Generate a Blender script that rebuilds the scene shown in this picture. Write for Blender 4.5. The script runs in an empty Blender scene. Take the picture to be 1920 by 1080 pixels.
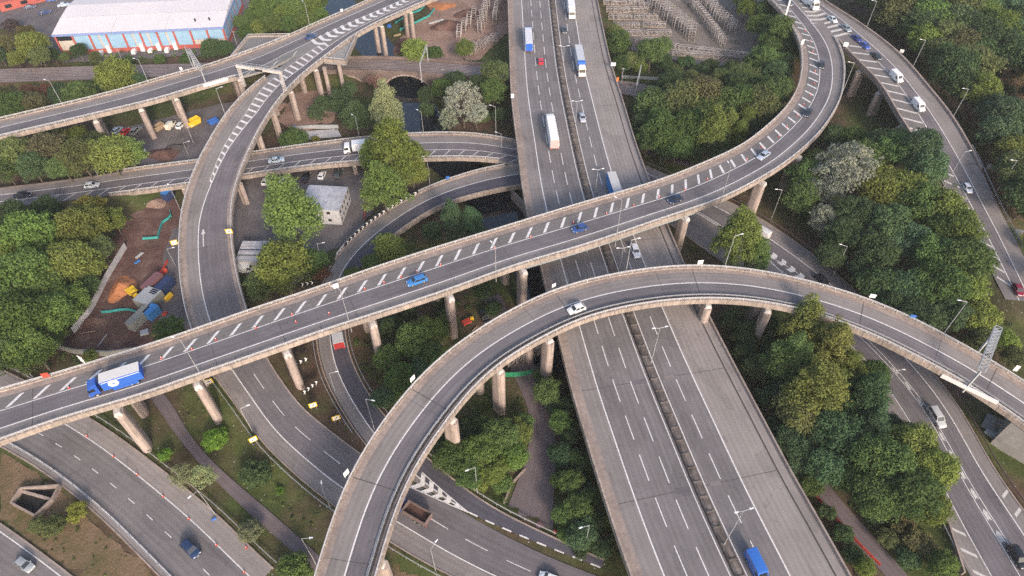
import bpy, bmesh, math, random
import numpy as np
from mathutils import Vector
# ------------------------------------------------------------------ camera, sky, sun, exposure
SC = bpy.context.scene
COL = SC.collection
FPX, PITCH, HC = 1270.0, math.radians(47.5), 130.0      # focal length in photo pixels (1920 wide), pitch below horizontal, camera height
SP, CP = math.sin(PITCH), math.cos(PITCH)
cam_d = bpy.data.cameras.new('camera'); cam = bpy.data.objects.new('camera', cam_d); COL.objects.link(cam)
cam_d.sensor_width = 36; cam_d.lens = 36*FPX/1920; cam_d.clip_start = 1; cam_d.clip_end = 5000
cam.location = (0, 0, HC); cam.rotation_euler = (math.pi/2-PITCH, 0, 0)
SC.camera = cam
SUN_EL, SUN_AZ = math.radians(27), math.radians(158)    # azimuth clockwise from +Y: behind the camera, to its right
wd = bpy.data.worlds.new('World'); SC.world = wd; wd.use_nodes = True
wn = wd.node_tree.nodes; wl = wd.node_tree.links
sky = wn.new('ShaderNodeTexSky'); sky.sky_type = 'NISHITA'; sky.sun_disc = False
sky.sun_elevation = SUN_EL; sky.sun_rotation = SUN_AZ; sky.dust_density = 3.0; sky.air_density = 1.0; sky.ozone_density = 1.0
wl.new(sky.outputs[0], wn['Background'].inputs[0]); wn['Background'].inputs[1].default_value = 0.15
sl = bpy.data.lights.new('sun', 'SUN'); sl.energy = 2.0; sl.angle = math.radians(10); sl.color = (1.0, 0.86, 0.74)
so = bpy.data.objects.new('sun', sl); COL.objects.link(so)
sd = Vector((math.sin(SUN_AZ)*math.cos(SUN_EL), math.cos(SUN_AZ)*math.cos(SUN_EL), math.sin(SUN_EL)))
so.rotation_euler = sd.to_track_quat('Z', 'Y').to_euler()
SC.view_settings.view_transform = 'Standard'; SC.view_settings.look = 'None'
SC.view_settings.exposure = 0.8; SC.view_settings.gamma = 1.0
SC.render.engine = 'CYCLES'; SC.cycles.max_bounces = 5; SC.cycles.use_denoising = False; SC.cycles.filter_width = 1.5; SC.cycles.use_adaptive_sampling = False
# ------------------------------------------------------------------ helpers
R_ = random.Random(7)
_O = 'first second third fourth fifth sixth seventh eighth ninth tenth eleventh twelfth thirteenth fourteenth fifteenth sixteenth seventeenth eighteenth nineteenth'.split()
def ordn(i, n):            # place words: i-th (from 0) of n, counted from the left
    if i == 0: return 'leftmost'
    if i == n-1: return 'rightmost'
    if i < 19: return _O[i]+' from left,'
    tens = ('twenty', 'thirty', 'forty')[(i+1)//10-2]; u = (i+1) % 10
    return (tens[:-1]+'ieth' if u == 0 else tens+'-'+_O[u-1])+' from left,'
def at(u, v, z=0.0):
    a = (v-540)/FPX; t = (HC-z)/(SP+a*CP)
    return Vector((t*(u-960)/FPX, t*(CP-a*SP), z))
def mpp(u, v, z=0.0):                       # metres per photo pixel there
    return (HC-z)/(SP+(v-540)/FPX*CP)/FPX
def zat(Y, v):                              # height of the point on row v above ground distance Y
    a = (v-540)/FPX
    return HC-Y*(SP+a*CP)/(CP-a*SP)
def link(o, parent=None):
    COL.objects.link(o)
    if parent is not None: o.parent = parent
    return o
def tag(o, label=None, cat=None, group=None, kind=None):
    if label: o['label'] = label
    if cat: o['category'] = cat
    if group: o['group'] = group
    if kind: o['kind'] = kind
    return o
def thing(name, label, cat, loc=(0, 0, 0), rz=0.0, group=None, kind=None):
    o = link(bpy.data.objects.new(name, None)); o.location = loc; o.rotation_euler = (0, 0, rz)
    o.empty_display_size = 0.3
    return tag(o, label, cat, group, kind)
def copy_tree(o, parent=None):
    c = o.copy(); COL.objects.link(c); c.parent = parent
    for ch in list(o.children): copy_tree(ch, c)
    return c
class MB:
    def __init__(s): s.v = []; s.f = []; s.uv = None
    def add(s, vs, fs):
        n = len(s.v); s.v += [tuple(p) for p in vs]; s.f += [tuple(i+n for i in f) for f in fs]; return s
    def box(s, x0, x1, y0, y1, z0, z1):
        return s.add([(x0,y0,z0),(x1,y0,z0),(x1,y1,z0),(x0,y1,z0),(x0,y0,z1),(x1,y0,z1),(x1,y1,z1),(x0,y1,z1)],
                     [(0,3,2,1),(4,5,6,7),(0,1,5,4),(1,2,6,5),(2,3,7,6),(3,0,4,7)])
    def bar(s, p, q, w, h=None, up=(0, 0, 1)):   # square bar from p to q
        h = h or w; p = Vector(p); q = Vector(q); d = (q-p)
        if d.length < 1e-6: return s
        d.normalize(); up = Vector(up)
        if abs(d.dot(up)) > .98: up = Vector((1, 0, 0))
        a = d.cross(up).normalized()*w/2; b = a.cross(d).normalized()*h/2
        return s.add([p-a-b, p+a-b, p+a+b, p-a+b, q-a-b, q+a-b, q+a+b, q-a+b],
                     [(0,3,2,1),(4,5,6,7),(0,1,5,4),(1,2,6,5),(2,3,7,6),(3,0,4,7)])
    def tube(s, p, q, r0, r1=None, n=8, caps=True):
        r1 = r0 if r1 is None else r1; p = Vector(p); q = Vector(q); d = (q-p).normalized()
        up = Vector((0, 0, 1)) if abs(d.z) < .95 else Vector((1, 0, 0))
        a = d.cross(up).normalized(); b = a.cross(d)
        vs = [c+(a*math.cos(t*2*math.pi/n)+b*math.sin(t*2*math.pi/n))*r for c, r in ((p, r0), (q, r1)) for t in range(n)]
        fs = [(i, (i+1) % n, n+(i+1) % n, n+i) for i in range(n)]
        if caps: fs += [tuple(reversed(range(n))), tuple(range(n, 2*n))]
        return s.add(vs, fs)
    def prism(s, pts, z0, z1):                    # pts counter-clockwise xy
        n = len(pts)
        return s.add([(x, y, z0) for x, y in pts]+[(x, y, z1) for x, y in pts],
                     [tuple(reversed(range(n))), tuple(range(n, 2*n))]+[(i, (i+1) % n, n+(i+1) % n, n+i) for i in range(n)])
    def mesh(s, name):
        m = bpy.data.meshes.new(name); m.from_pydata(s.v, [], s.f); m.update()
        if s.uv is not None:
            ul = m.uv_layers.new(name='UVMap'); li = np.empty(len(m.loops), int); m.loops.foreach_get('vertex_index', li)
            ul.data.foreach_set('uv', np.array(s.uv, float)[li].ravel())
        return m
    def build(s, name, mat, parent=None, smooth=False, fix=True):
        m = s.mesh(name)
        if fix:
            bm = bmesh.new(); bm.from_mesh(m); bmesh.ops.recalc_face_normals(bm, faces=bm.faces); bm.to_mesh(m); bm.free()
        if mat: m.materials.append(mat)
        if smooth: m.polygons.foreach_set('use_smooth', [True]*len(m.polygons))
        return link(bpy.data.objects.new(name, m), parent)
def obj(name, mesh, parent=None, loc=None, rz=0.0, scale=None, color=None):
    o = link(bpy.data.objects.new(name, mesh), parent)
    if loc is not None: o.location = loc
    o.rotation_euler = (0, 0, rz)
    if scale is not None: o.scale = scale
    if color is not None: o.color = (*color, 1)
    return o
# ------------------------------------------------------------------ materials
def newmat(name, rough=.8, spec=.3, metal=0.0):
    m = bpy.data.materials.new(name); m.use_nodes = True; nt = m.node_tree; b = nt.nodes['Principled BSDF']
    b.inputs['Roughness'].default_value = rough; b.inputs['Specular IOR Level'].default_value = spec; b.inputs['Metallic'].default_value = metal
    return m, nt, b
def noise(nt, vec, scale, detail=4, rough=.6):
    n = nt.nodes.new('ShaderNodeTexNoise'); n.inputs['Scale'].default_value = scale; n.inputs['Detail'].default_value = detail
    n.inputs['Roughness'].default_value = rough; nt.links.new(vec, n.inputs['Vector']); return n.outputs['Fac']
def ramp(nt, fac, stops):
    r = nt.nodes.new('ShaderNodeValToRGB'); el = r.color_ramp.elements
    while len(el) < len(stops): el.new(.5)
    for e, (p, c) in zip(el, stops): e.position = p; e.color = (*c, 1) if len(c) == 3 else c
    nt.links.new(fac, r.inputs[0]); return r.outputs[0]
def mix(nt, fac, a, b, mode='MIX'):
    n = nt.nodes.new('ShaderNodeMix'); n.data_type = 'RGBA'; n.blend_type = mode
    for sock, val in ((n.inputs[0], fac), (n.inputs[6], a), (n.inputs[7], b)):
        if hasattr(val, 'is_linked'): nt.links.new(val, sock)
        elif isinstance(val, (int, float)): sock.default_value = val
        else: sock.default_value = (*val, 1)
    return n.outputs[2]
def bump(nt, b, h, strength, dist=.05):
    n = nt.nodes.new('ShaderNodeBump'); n.inputs['Strength'].default_value = strength; n.inputs['Distance'].default_value = dist
    nt.links.new(h, n.inputs['Height']); nt.links.new(n.outputs[0], b.inputs['Normal'])
def g(v): return (v, v, v)
def pos(nt): return nt.nodes.new('ShaderNodeNewGeometry').outputs['Position']
def mul(nt, vec, xyz):
    n = nt.nodes.new('ShaderNodeVectorMath'); n.operation = 'MULTIPLY'; n.inputs[1].default_value = xyz
    nt.links.new(vec, n.inputs[0]); return n.outputs[0]
def pm(name, c, var=.25, scale=1.5, big=.12, rough=.85, c2=None, bmp=.0, spec=.25, metal=0.0, streak=0.0):
    """plain painted / mineral surface: base colour with fine grain, blotches and stains"""
    m, nt, b = newmat(name, rough, spec, metal); p = pos(nt)
    f = ramp(nt, noise(nt, p, scale, 6), [(.3, g(1-var)), (.7, g(1+var*.6))])
    base = c
    if c2 is not None: base = mix(nt, ramp(nt, noise(nt, p, big, 4), [(.4, g(0)), (.62, g(1))]), c, c2)
    col = mix(nt, 1.0, base, f, 'MULTIPLY')
    nt.links.new(col, b.inputs['Base Color'])
    if streak:
        k = ramp(nt, noise(nt, mul(nt, p, (1.6, 1.6, .12)), 1.0, 4, .6), [(.32, g(1-streak)), (.55, g(1))]); nt.links.new(mix(nt, 1.0, col, k, 'MULTIPLY'), b.inputs['Base Color'])
    if bmp: bump(nt, b, noise(nt, p, scale*3, 4), bmp)
    return m
def roadmat(name, c, track=.12, patch=.18, lane=3.6):
    """asphalt: UV = (metres across, metres along); streaks along the lane, wheel tracks, blotches, fine grain"""
    m, nt, b = newmat(name, .78, .35); uv = nt.nodes.new('ShaderNodeTexCoord').outputs['UV']; p = pos(nt)
    st = ramp(nt, noise(nt, mul(nt, uv, (1.1, .035, 1)), 1.0, 5), [(.3, g(1-track)), (.7, g(1+track))])
    pt = ramp(nt, noise(nt, p, .11, 5, .65), [(.3, g(1-patch)), (.7, g(1+patch))])
    fn = ramp(nt, noise(nt, p, 5.0, 4, .8), [(.25, g(.95)), (.75, g(1.05))])
    w = nt.nodes.new('ShaderNodeTexWave'); w.wave_type = 'BANDS'; w.bands_direction = 'X'; w.inputs['Scale'].default_value = math.pi/lane*.32
    w.inputs['Distortion'].default_value = .6; w.inputs['Detail'].default_value = 1; nt.links.new(uv, w.inputs['Vector'])
    wt = ramp(nt, w.outputs['Fac'], [(0, g(.94)), (1, g(1.05))])
    # cracks sealed with bitumen
    vo = nt.nodes.new('ShaderNodeTexVoronoi'); vo.feature = 'DISTANCE_TO_EDGE'; vo.inputs['Scale'].default_value = .045
    wob = nt.nodes.new('ShaderNodeVectorMath'); wob.operation = 'ADD'; nt.links.new(p, wob.inputs[0])
    nn = nt.nodes.new('ShaderNodeTexNoise'); nn.inputs['Scale'].default_value = .4; nt.links.new(p, nn.inputs['Vector'])
    nt.links.new(mul(nt, nn.outputs['Color'], (5, 5, 5)), wob.inputs[1]); nt.links.new(wob.outputs[0], vo.inputs['Vector'])
    cr = ramp(nt, vo.outputs['Distance'], [(.0, g(.86)), (.006, g(1))])
    stn = ramp(nt, noise(nt, p, .55, 3, .5), [(.26, g(.8)), (.36, g(1))])   # oil and water stains
    pr = ramp(nt, noise(nt, mul(nt, uv, (.28, .09, 1)), 1.0, 0, 0), [(.64, g(1)), (.645, g(.88))])   # resurfaced patches
    col = mix(nt, 1.0, c, st, 'MULTIPLY')
    for k in (pt, fn, wt, cr, stn, pr): col = mix(nt, 1.0, col, k, 'MULTIPLY')
    nt.links.new(col, b.inputs['Base Color'])
    return m
def paintmat(name, c, wear=.5):
    m, nt, b = newmat(name, .7, .3); p = pos(nt)
    f = ramp(nt, noise(nt, p, 2.2, 6, .75), [(.36, g(1-wear)), (.52, g(1))])
    nt.links.new(mix(nt, 1.0, c, f, 'MULTIPLY'), b.inputs['Base Color']); return m
def objmat(name, rough=.35, spec=.5, coat=.0, var=.06, metal=0.0):
    m, nt, b = newmat(name, rough, spec, metal); oi = nt.nodes.new('ShaderNodeObjectInfo')
    f = ramp(nt, noise(nt, pos(nt), 1.3, 5), [(.3, g(1-var)), (.7, g(1+var))])
    nt.links.new(mix(nt, 1.0, oi.outputs['Color'], f, 'MULTIPLY'), b.inputs['Base Color']); b.inputs['Coat Weight'].default_value = coat
    return m
def leafmat():
    m, nt, b = newmat('leaf', .75, .12)
    oi = nt.nodes.new('ShaderNodeObjectInfo'); at_ = nt.nodes.new('ShaderNodeAttribute'); at_.attribute_name = 'tint'
    tint = ramp(nt, at_.outputs['Fac'], [(0, (.72, .76, .74)), (.5, (1, 1, 1)), (1, (1.35, 1.3, 1.05))])
    h = nt.nodes.new('ShaderNodeHueSaturation'); h.inputs['Saturation'].default_value = 1.0
    v = nt.nodes.new('ShaderNodeMapRange'); v.inputs[3].default_value = .8; v.inputs[4].default_value = 1.2
    nt.links.new(oi.outputs['Random'], v.inputs[0]); nt.links.new(v.outputs[0], h.inputs['Value'])
    nt.links.new(mix(nt, 1.0, oi.outputs['Color'], tint, 'MULTIPLY'), h.inputs['Color'])
    nt.links.new(h.outputs[0], b.inputs['Base Color'])
    tr = nt.nodes.new('ShaderNodeBsdfTranslucent'); nt.links.new(h.outputs[0], tr.inputs[0])
    ms = nt.nodes.new('ShaderNodeMixShader'); ms.inputs[0].default_value = .36
    nt.links.new(b.outputs[0], ms.inputs[1]); nt.links.new(tr.outputs[0], ms.inputs[2]); nt.links.new(ms.outputs[0], nt.nodes['Material Output'].inputs[0])
    return m
def glassmat():
    m, nt, b = newmat('car_glass', .06, .8); b.inputs['Base Color'].default_value = (.02, .025, .03, 1); return m
def groundmat():
    m, nt, b = newmat('ground', .95, .1); p = pos(nt)
    big = noise(nt, p, .035, 6, .62); mid = noise(nt, p, .25, 6, .7); fin = noise(nt, p, 2.5, 5, .75)
    grass = ramp(nt, mid, [(.3, (.04, .058, .018)), (.55, (.075, .092, .03)), (.75, (.12, .118, .05))])
    soil = ramp(nt, mid, [(.3, (.07, .045, .032)), (.6, (.12, .08, .055)), (.8, (.16, .12, .085))])
    col = mix(nt, ramp(nt, big, [(.43, g(0)), (.58, g(1))]), grass, soil)
    col = mix(nt, 1.0, col, ramp(nt, fin, [(.25, g(.65)), (.75, g(1.35))]), 'MULTIPLY')
    lit = nt.nodes.new('ShaderNodeTexVoronoi'); lit.inputs['Scale'].default_value = .55; nt.links.new(p, lit.inputs['Vector'])
    col = mix(nt, ramp(nt, lit.outputs['Distance'], [(.07, g(.8)), (.1, g(0))]), col, (.38, .36, .35))   # scraps of litter
    nt.links.new(col, b.inputs['Base Color']); bump(nt, b, fin, .6, .2); return m
def soilmat(name, a, bb, c):
    m, nt, b = newmat(name, .95, .1); p = pos(nt); mid = noise(nt, p, .16, 7, .7); fin = noise(nt, p, 1.8, 6, .75)
    col = ramp(nt, mid, [(.3, a), (.52, bb), (.72, c)])
    col = mix(nt, 1.0, col, ramp(nt, fin, [(.25, g(.7)), (.75, g(1.3))]), 'MULTIPLY')
    nt.links.new(col, b.inputs['Base Color']); bump(nt, b, fin, .7, .25); return m
M = dict(
    lane=roadmat('asphalt_lane', (.147, .132, .139)), lane_m=roadmat('asphalt_motorway', (.176, .159, .158)),
    lane_dark=roadmat('asphalt_new', (.082, .077, .095)), shoulder=roadmat('asphalt_worn', (.22, .194, .185), .08, .15),
    wide=roadmat('concrete_shoulder', (.268, .234, .218), .08, .12), hatchlane=roadmat('asphalt_hatched', (.165, .15, .145), .06, .14),
    apron=roadmat('apron', (.19, .18, .172), .04, .2), path=roadmat('path_tarmac', (.145, .115, .118), .05, .2), yard=roadmat('yard_tarmac', (.14, .122, .122), .03, .3),
    white=paintmat('road_paint', (.72, .69, .68), .36), white2=paintmat('worn_road_paint', (.58, .55, .52), .4),
    conc=pm('concrete', (.36, .29, .25), .22, 1.2, .2, .9, (.27, .215, .19)), verge=pm('verge_concrete', (.33, .265, .232), .25, .9, .15, .92, (.26, .208, .185)),
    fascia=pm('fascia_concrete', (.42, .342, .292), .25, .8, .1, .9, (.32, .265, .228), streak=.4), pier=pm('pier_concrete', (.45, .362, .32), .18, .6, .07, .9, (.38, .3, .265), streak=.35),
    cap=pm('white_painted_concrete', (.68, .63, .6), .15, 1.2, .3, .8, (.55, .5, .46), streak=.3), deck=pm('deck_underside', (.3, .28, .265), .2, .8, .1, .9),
    steelbox=pm('painted_steel_girder', (.34, .36, .36), .08, .5, .1, .6, (.3, .32, .32)),
    joint=pm('joint_bitumen', (.095, .087, .085), .3), median=pm('median_concrete', (.21, .175, .155), .5, 2.0, .5, .95, (.11, .09, .08)),
    gap=pm('drain_gap', (.08, .07, .065), .3), galv=pm('galvanised_steel', (.46, .46, .47), .1, 2, .3, .45, None, 0, .5, .35), alu=pm('aluminium_rail', (.62, .59, .57), .1, 2, .3, .5, None, 0, .5, .2),
    whitep=pm('white_paint', (.8, .78, .76), .06, 2, .3, .5), rust=pm('brown_barrier', (.16, .11, .1), .3, 2), dark=pm('dark_metal', (.03, .03, .032), .2, 2, .2, .6), tyre=pm('tyre', (.022, .021, .022), .2),
    paint=objmat('car_paint', .3, .5, .5), matte=objmat('matte_paint', .65, .3), glass=glassmat(), leaf=leafmat(), lamp=pm('lantern_glass', (.85, .86, .88), .03, 1, 1, .25),
    red=pm('red_lens', (.5, .02, .02), .05, 1, 1, .3), headl=pm('headlamp', (.8, .82, .85), .03, 1, 1, .15), bark=pm('bark', (.12, .095, .075), .35, 4, .8, .95, (.18, .15, .12)),
    ground=groundmat(), soil=soilmat('red_soil', (.085, .048, .04), (.14, .08, .066), (.25, .17, .135)), soil2=soilmat('site_soil', (.2, .13, .1), (.3, .2, .16), (.36, .27, .22)),
    trestleyard=soilmat('yard_gravel', (.15, .125, .11), (.205, .172, .15), (.25, .215, .19)), ballast=soilmat('ballast', (.14, .095, .08), (.2, .14, .12), (.26, .19, .165)), grassm=soilmat('rough_grass', (.05, .065, .02), (.08, .092, .03), (.15, .12, .07)), dry=soilmat('dry_grass', (.085, .088, .034), (.18, .125, .075), (.25, .17, .12)),
    orange=pm('orange_sand', (.55, .22, .09), .25, 1, .3, .95, (.42, .17, .08)), brick=pm('old_brick', (.16, .12, .105), .35, 2, .2, .95, (.22, .17, .15)), redbrick=pm('red_brick', (.42, .11, .09), .12, 2, .3, .9),
    roof=pm('pale_roof_sheet', (.72, .66, .66), .06, .4, .05, .6, (.66, .62, .63)), bluepanel=pm('blue_cladding', (.3, .47, .62), .08, .5, .1, .6, (.25, .4, .54)), bluetrim=pm('blue_trim', (.2, .27, .5), .08), cream=pm('cream_cladding', (.5, .45, .4), .12),
    cabin=pm('grey_cabin_steel', (.52, .5, .5), .1, 1, .2, .6, (.44, .43, .43)), cabroof=pm('cabin_roof', (.5, .5, .54), .2, 1, .3, .6, (.38, .38, .42)), steel=pm('weathered_trestle_steel', (.44, .4, .38), .2, 2, .3, .8, (.3, .26, .24)),
    teal=pm('teal_barrier_plastic', (.05, .36, .34), .15), yellow=pm('yellow_plate', (.8, .5, .03), .06), redp=pm('red_plastic', (.55, .075, .05), .12), orangep=pm('orange_plastic', (.75, .2, .05), .1), greenp=pm('green_netting', (.03, .24, .12), .2),
    water=None, blackp=pm('black_paint', (.02, .02, .02), .1), bluep=pm('blue_paint', (.05, .16, .5), .08), wood=pm('timber', (.35, .26, .17), .2))
def _water():
    m, nt, b = newmat('river_water', .04, .6); b.inputs['Base Color'].default_value = (.012, .016, .02, 1)
    bump(nt, b, noise(nt, pos(nt), .8, 3), .06, .1); M['water'] = m
_water()
# ------------------------------------------------------------------ ribbons: a road as two edges traced through its control points
def cr(pts, n=14):
    P = [np.array(p) for p in pts]; P = [2*P[0]-P[1]]+P+[2*P[-1]-P[-2]]; out = []
    for i in range(1, len(P)-2):
        p0, p1, p2, p3 = P[i-1:i+3]
        # centripetal, to stay free of loops where control points are uneven
        t1 = np.linalg.norm(p1-p0)**.5+1e-6; t2 = t1+np.linalg.norm(p2-p1)**.5+1e-6; t3 = t2+np.linalg.norm(p3-p2)**.5+1e-6
        for k in range(n):
            t = t1+(t2-t1)*k/n
            a1 = p0*(t1-t)/t1+p1*t/t1; a2 = p1*(t2-t)/(t2-t1)+p2*(t-t1)/(t2-t1); a3 = p2*(t3-t)/(t3-t2)+p3*(t-t2)/(t3-t2)
            b1 = a1*(t2-t)/t2+a2*t/t2; b2 = a2*(t3-t)/(t3-t1)+a3*(t-t1)/(t3-t1)
            out.append(b1*(t2-t)/(t2-t1)+b2*(t-t1)/(t2-t1))
    return np.array(out+[P[-2]])
def resample(A, step):
    d = np.r_[0, np.cumsum(np.linalg.norm(np.diff(A, axis=0), axis=1))]; n = max(3, int(d[-1]/step)+1); s = np.linspace(0, d[-1], n)
    return np.stack([np.interp(s, d, A[:, k]) for k in range(A.shape[1])], 1)
def smooth(A, k):
    for _ in range(k):
        B = A.copy(); B[1:-1] = (A[:-2]+2*A[1:-1]+A[2:])/4; A = B
    return A
class Rib:
    def __init__(s, U, L, step=2.0, sm=14):
        U = resample(cr([at(*p) for p in U]), step*.5); L = resample(cr([at(*p) for p in L]), step*.5)
        U = smooth(U, sm); L = smooth(L, sm)
        dU = np.linalg.norm(U[:, None, :2]-L[None, :, :2], axis=2); j = dU.argmin(1)
        ends = (j > 0) & (j < len(L)-1)
        Q = L[j]; i0 = np.argmax(ends); i1 = len(ends)-np.argmax(ends[::-1])
        C = (U[i0:i1]+Q[i0:i1])/2; w = np.linalg.norm(U[i0:i1, :2]-Q[i0:i1, :2], axis=1)/2
        C = np.c_[C, w]; C = smooth(resample(C, step), 8); s.hw = C[:, 3]; s.C = C[:, :3]
        T = np.gradient(s.C, axis=0); T[:, 2] = 0; T /= np.linalg.norm(T, axis=1)[:, None]; s.T = T
        s.N = np.stack([T[:, 1], -T[:, 0], T[:, 2]*0], 1)          # to the right of the direction of the traced edges
        if (Q[i0]-U[i0])[:2]@s.N[0, :2] < 0: s.N = -s.N
        s.S = np.r_[0, np.cumsum(np.linalg.norm(np.diff(s.C, axis=0), axis=1))]; s.len = s.S[-1]
    def _i(s, A, S):
        S = np.asarray(S, float); return np.stack([np.interp(S, s.S, A[:, k]) for k in range(A.shape[1])], -1)
    def w(s, S): return np.interp(S, s.S, s.hw)
    def pts(s, S, lat, dz=0.0):
        C = s._i(s.C, S); N = s._i(s.N, S); P = C+N*np.asarray(lat)[..., None]; P[..., 2] += dz; return P
    def pt(s, S, lat, dz=0.0): return Vector(s.pts(np.array([S]), np.array([lat]), dz)[0])
    def frac(s, S, f):                         # f: number, or [(s fraction, value), ...]; 0 = first edge, 1 = second edge
        S = np.asarray(S, float)
        if not isinstance(f, (int, float)): f = np.interp(S/s.len, [a for a, _ in f], [b for _, b in f])
        return (np.asarray(f)*2-1)*s.w(S)
    def ang(s, S): T = s._i(s.T, np.array([S]))[0]; return math.atan2(T[1], T[0])
    def proj(s, u, v, dz=0.0):
        best = None
        for i in range(len(s.C)):
            p = at(u, v, s.C[i, 2]+dz); d = np.array(p)-s.C[i]; a = abs(d[:2]@s.T[i, :2])
            l = d[:2]@s.N[i, :2]
            if abs(l) < s.hw[i]*2.5+4 and (best is None or a < best[0]): best = (a, s.S[i]+d[:2]@s.T[i, :2], l)
        return (best[1], best[2]) if best else (0, 0)
    def ss(s, a=None, b=None, step=2.0):
        a = 0 if a is None else max(0, a); b = s.len if b is None else min(s.len, b)
        n = max(2, int((b-a)/step)+1); return np.linspace(a, b, n)
def strip(rb, name, mat, f0, f1, par=None, a=None, b=None, dz=0.0, step=2.0):
    S = rb.ss(a, b, step); l0 = rb.frac(S, f0); l1 = rb.frac(S, f1); n = len(S); nc = 3
    mb = MB(); uv = []
    for k in range(nc+1):
        lat = l0+(l1-l0)*k/nc; mb.v += [tuple(p) for p in rb.pts(S, lat, dz)]; uv += [(lat[i], S[i]) for i in range(n)]
    mb.f = [(k*n+i, (k+1)*n+i, (k+1)*n+i+1, k*n+i+1) for k in range(nc) for i in range(n-1)]; mb.uv = uv
    o = mb.build(name, mat, par); me = o.data
    if me.polygons[0].normal.z < 0: me.flip_normals()
    return o
def line(rb, name, mat, f, width, par, a=None, b=None, dz=.012, off=0.0):
    S = rb.ss(a, b, 1.5); lat = rb.frac(S, f)+off; n = len(S); mb = MB()
    mb.v = [tuple(p) for p in rb.pts(S, lat-width/2, dz)]+[tuple(p) for p in rb.pts(S, lat+width/2, dz)]
    mb.f = [(i, n+i, n+i+1, i+1) for i in range(n-1)]
    o = mb.build(name, mat, par)
    if o.data.polygons[0].normal.z < 0: o.data.flip_normals()
    return o
def dashes(rb, name, mat, f, width, par, ln, gap, a=None, b=None, off=0.0):
    S = 0 if a is None else a; e = rb.len if b is None else b
    while S < e-ln*.5: line(rb, name, mat, f, width, par, S, min(S+ln, e), off=off); S += ln+gap
def quadmark(rb, name, mat, corners, par, dz=.012):     # corners: (S, lat)
    P = [rb.pt(S, l, dz) for S, l in corners]; o = MB().add(P, [tuple(range(len(P)))]).build(name, mat, par, fix=False)
    if o.data.polygons[0].normal.z < 0: o.data.flip_normals()
    return o
def hatch(rb, mat, f0, f1, par, a, b, spacing, slant, width):
    S = a
    while S < b:
        l0 = float(rb.frac(S, f0)); l1 = float(rb.frac(S+slant, f1))
        quadmark(rb, 'hatch_bar', mat, [(S, l0), (S+width, l0), (S+slant+width, l1), (S+slant, l1)], par); S += spacing
def chevrons(rb, mat, f0, fm, f1, par, a, b, spacing, depth, width):     # V bars, tip towards +S if depth > 0
    S = a
    while S < b:
        l0, lm, l1 = (float(rb.frac(S, f)) for f in (f0, fm, f1))
        if abs(l1-l0) > .6:
            k = min(1, abs(l1-l0)/4); d = depth*k
            quadmark(rb, 'chevron', mat, [(S, l0), (S+width, l0), (S+width+d, lm), (S+width, l1), (S, l1), (S+d, lm)], par)
        S += spacing
def sweep(rb, name, mat, prof, par, S, edge, smoothit=False):
    """closed profile [(outward offset, z)] swept along lateral line edge (array)"""
    n = len(S); m = len(prof); mb = MB(); sg = np.sign(np.mean(edge)) or 1
    for o, z in prof: mb.v += [tuple(p) for p in rb.pts(S, edge+sg*o, z)]
    mb.f = [(k*n+i, k*n+i+1, ((k+1) % m)*n+i+1, ((k+1) % m)*n+i) for k in range(m) for i in range(n-1)]
    mb.f += [tuple(k*n for k in range(m)), tuple(k*n+n-1 for k in reversed(range(m)))]
    return mb.build(name, mat, par, smoothit)
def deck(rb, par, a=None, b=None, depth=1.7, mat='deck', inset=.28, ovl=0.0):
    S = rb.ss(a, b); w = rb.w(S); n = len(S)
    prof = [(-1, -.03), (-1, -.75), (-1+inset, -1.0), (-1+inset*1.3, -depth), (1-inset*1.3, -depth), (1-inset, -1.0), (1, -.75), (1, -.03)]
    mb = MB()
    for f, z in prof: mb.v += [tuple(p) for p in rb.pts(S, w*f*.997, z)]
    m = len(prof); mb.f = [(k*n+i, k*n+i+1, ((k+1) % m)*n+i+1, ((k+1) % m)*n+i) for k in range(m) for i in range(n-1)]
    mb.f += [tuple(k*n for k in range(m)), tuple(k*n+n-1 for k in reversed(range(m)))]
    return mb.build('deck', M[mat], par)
def parapet(rb, side, par, a=None, b=None, rail=True, up=.32, drop=.95, wid=.5, railh=1.05, post=2.6, fmat='fascia'):
    """concrete edge beam with an aluminium rail on posts; the beam stands on the outer edge"""
    S = rb.ss(a, b); e = rb.w(S)*(1 if side > 0 else -1)
    p = sweep(rb, 'edge_beam', M[fmat], [(-wid, -.02), (-wid, up), (0.04, up), (.06, -drop), (-.0, -drop), (-.0, -.02)], par, S, e)
    if rail:
        q = sweep(rb, 'rail', M['alu'], [(-.3, railh-.12), (-.3, railh), (-.14, railh), (-.14, railh-.12)], p, S, e)
        sweep(rb, 'lower_rail', M['alu'], [(-.27, .66), (-.27, .74), (-.17, .74), (-.17, .66)], p, S, e)
        mb = MB(); s = S[0]+.6
        while s < S[-1]:
            l = float(rb.w(s)*(1 if side > 0 else -1)); o = -.22 if side > 0 else .22
            mb.bar(rb.pt(s, l+o, up), rb.pt(s, l+o, railh-.1), .13); s += post
        tag(mb.build('rail_posts', M['alu'], p), kind='stuff')
    mb = MB(); sd_ = 1 if side > 0 else -1
    for s in np.arange(S[0]+2, S[-1]-1, 5.2):
        l = float(rb.w(s))*sd_; n_ = rb.pt(s, l+sd_*.055, 0)-rb.pt(s, l, 0)
        for a_, b_ in ((rb.pt(s, l+sd_*.06, -drop), rb.pt(s, l+sd_*.06, up)), (rb.pt(s, l+sd_*.05, up+.004), rb.pt(s, l-sd_*wid, up+.004))): mb.bar(a_, b_, .05, .012)
    tag(mb.build('panel_joints', M['joint'], p), kind='stuff')
    return p
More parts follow.
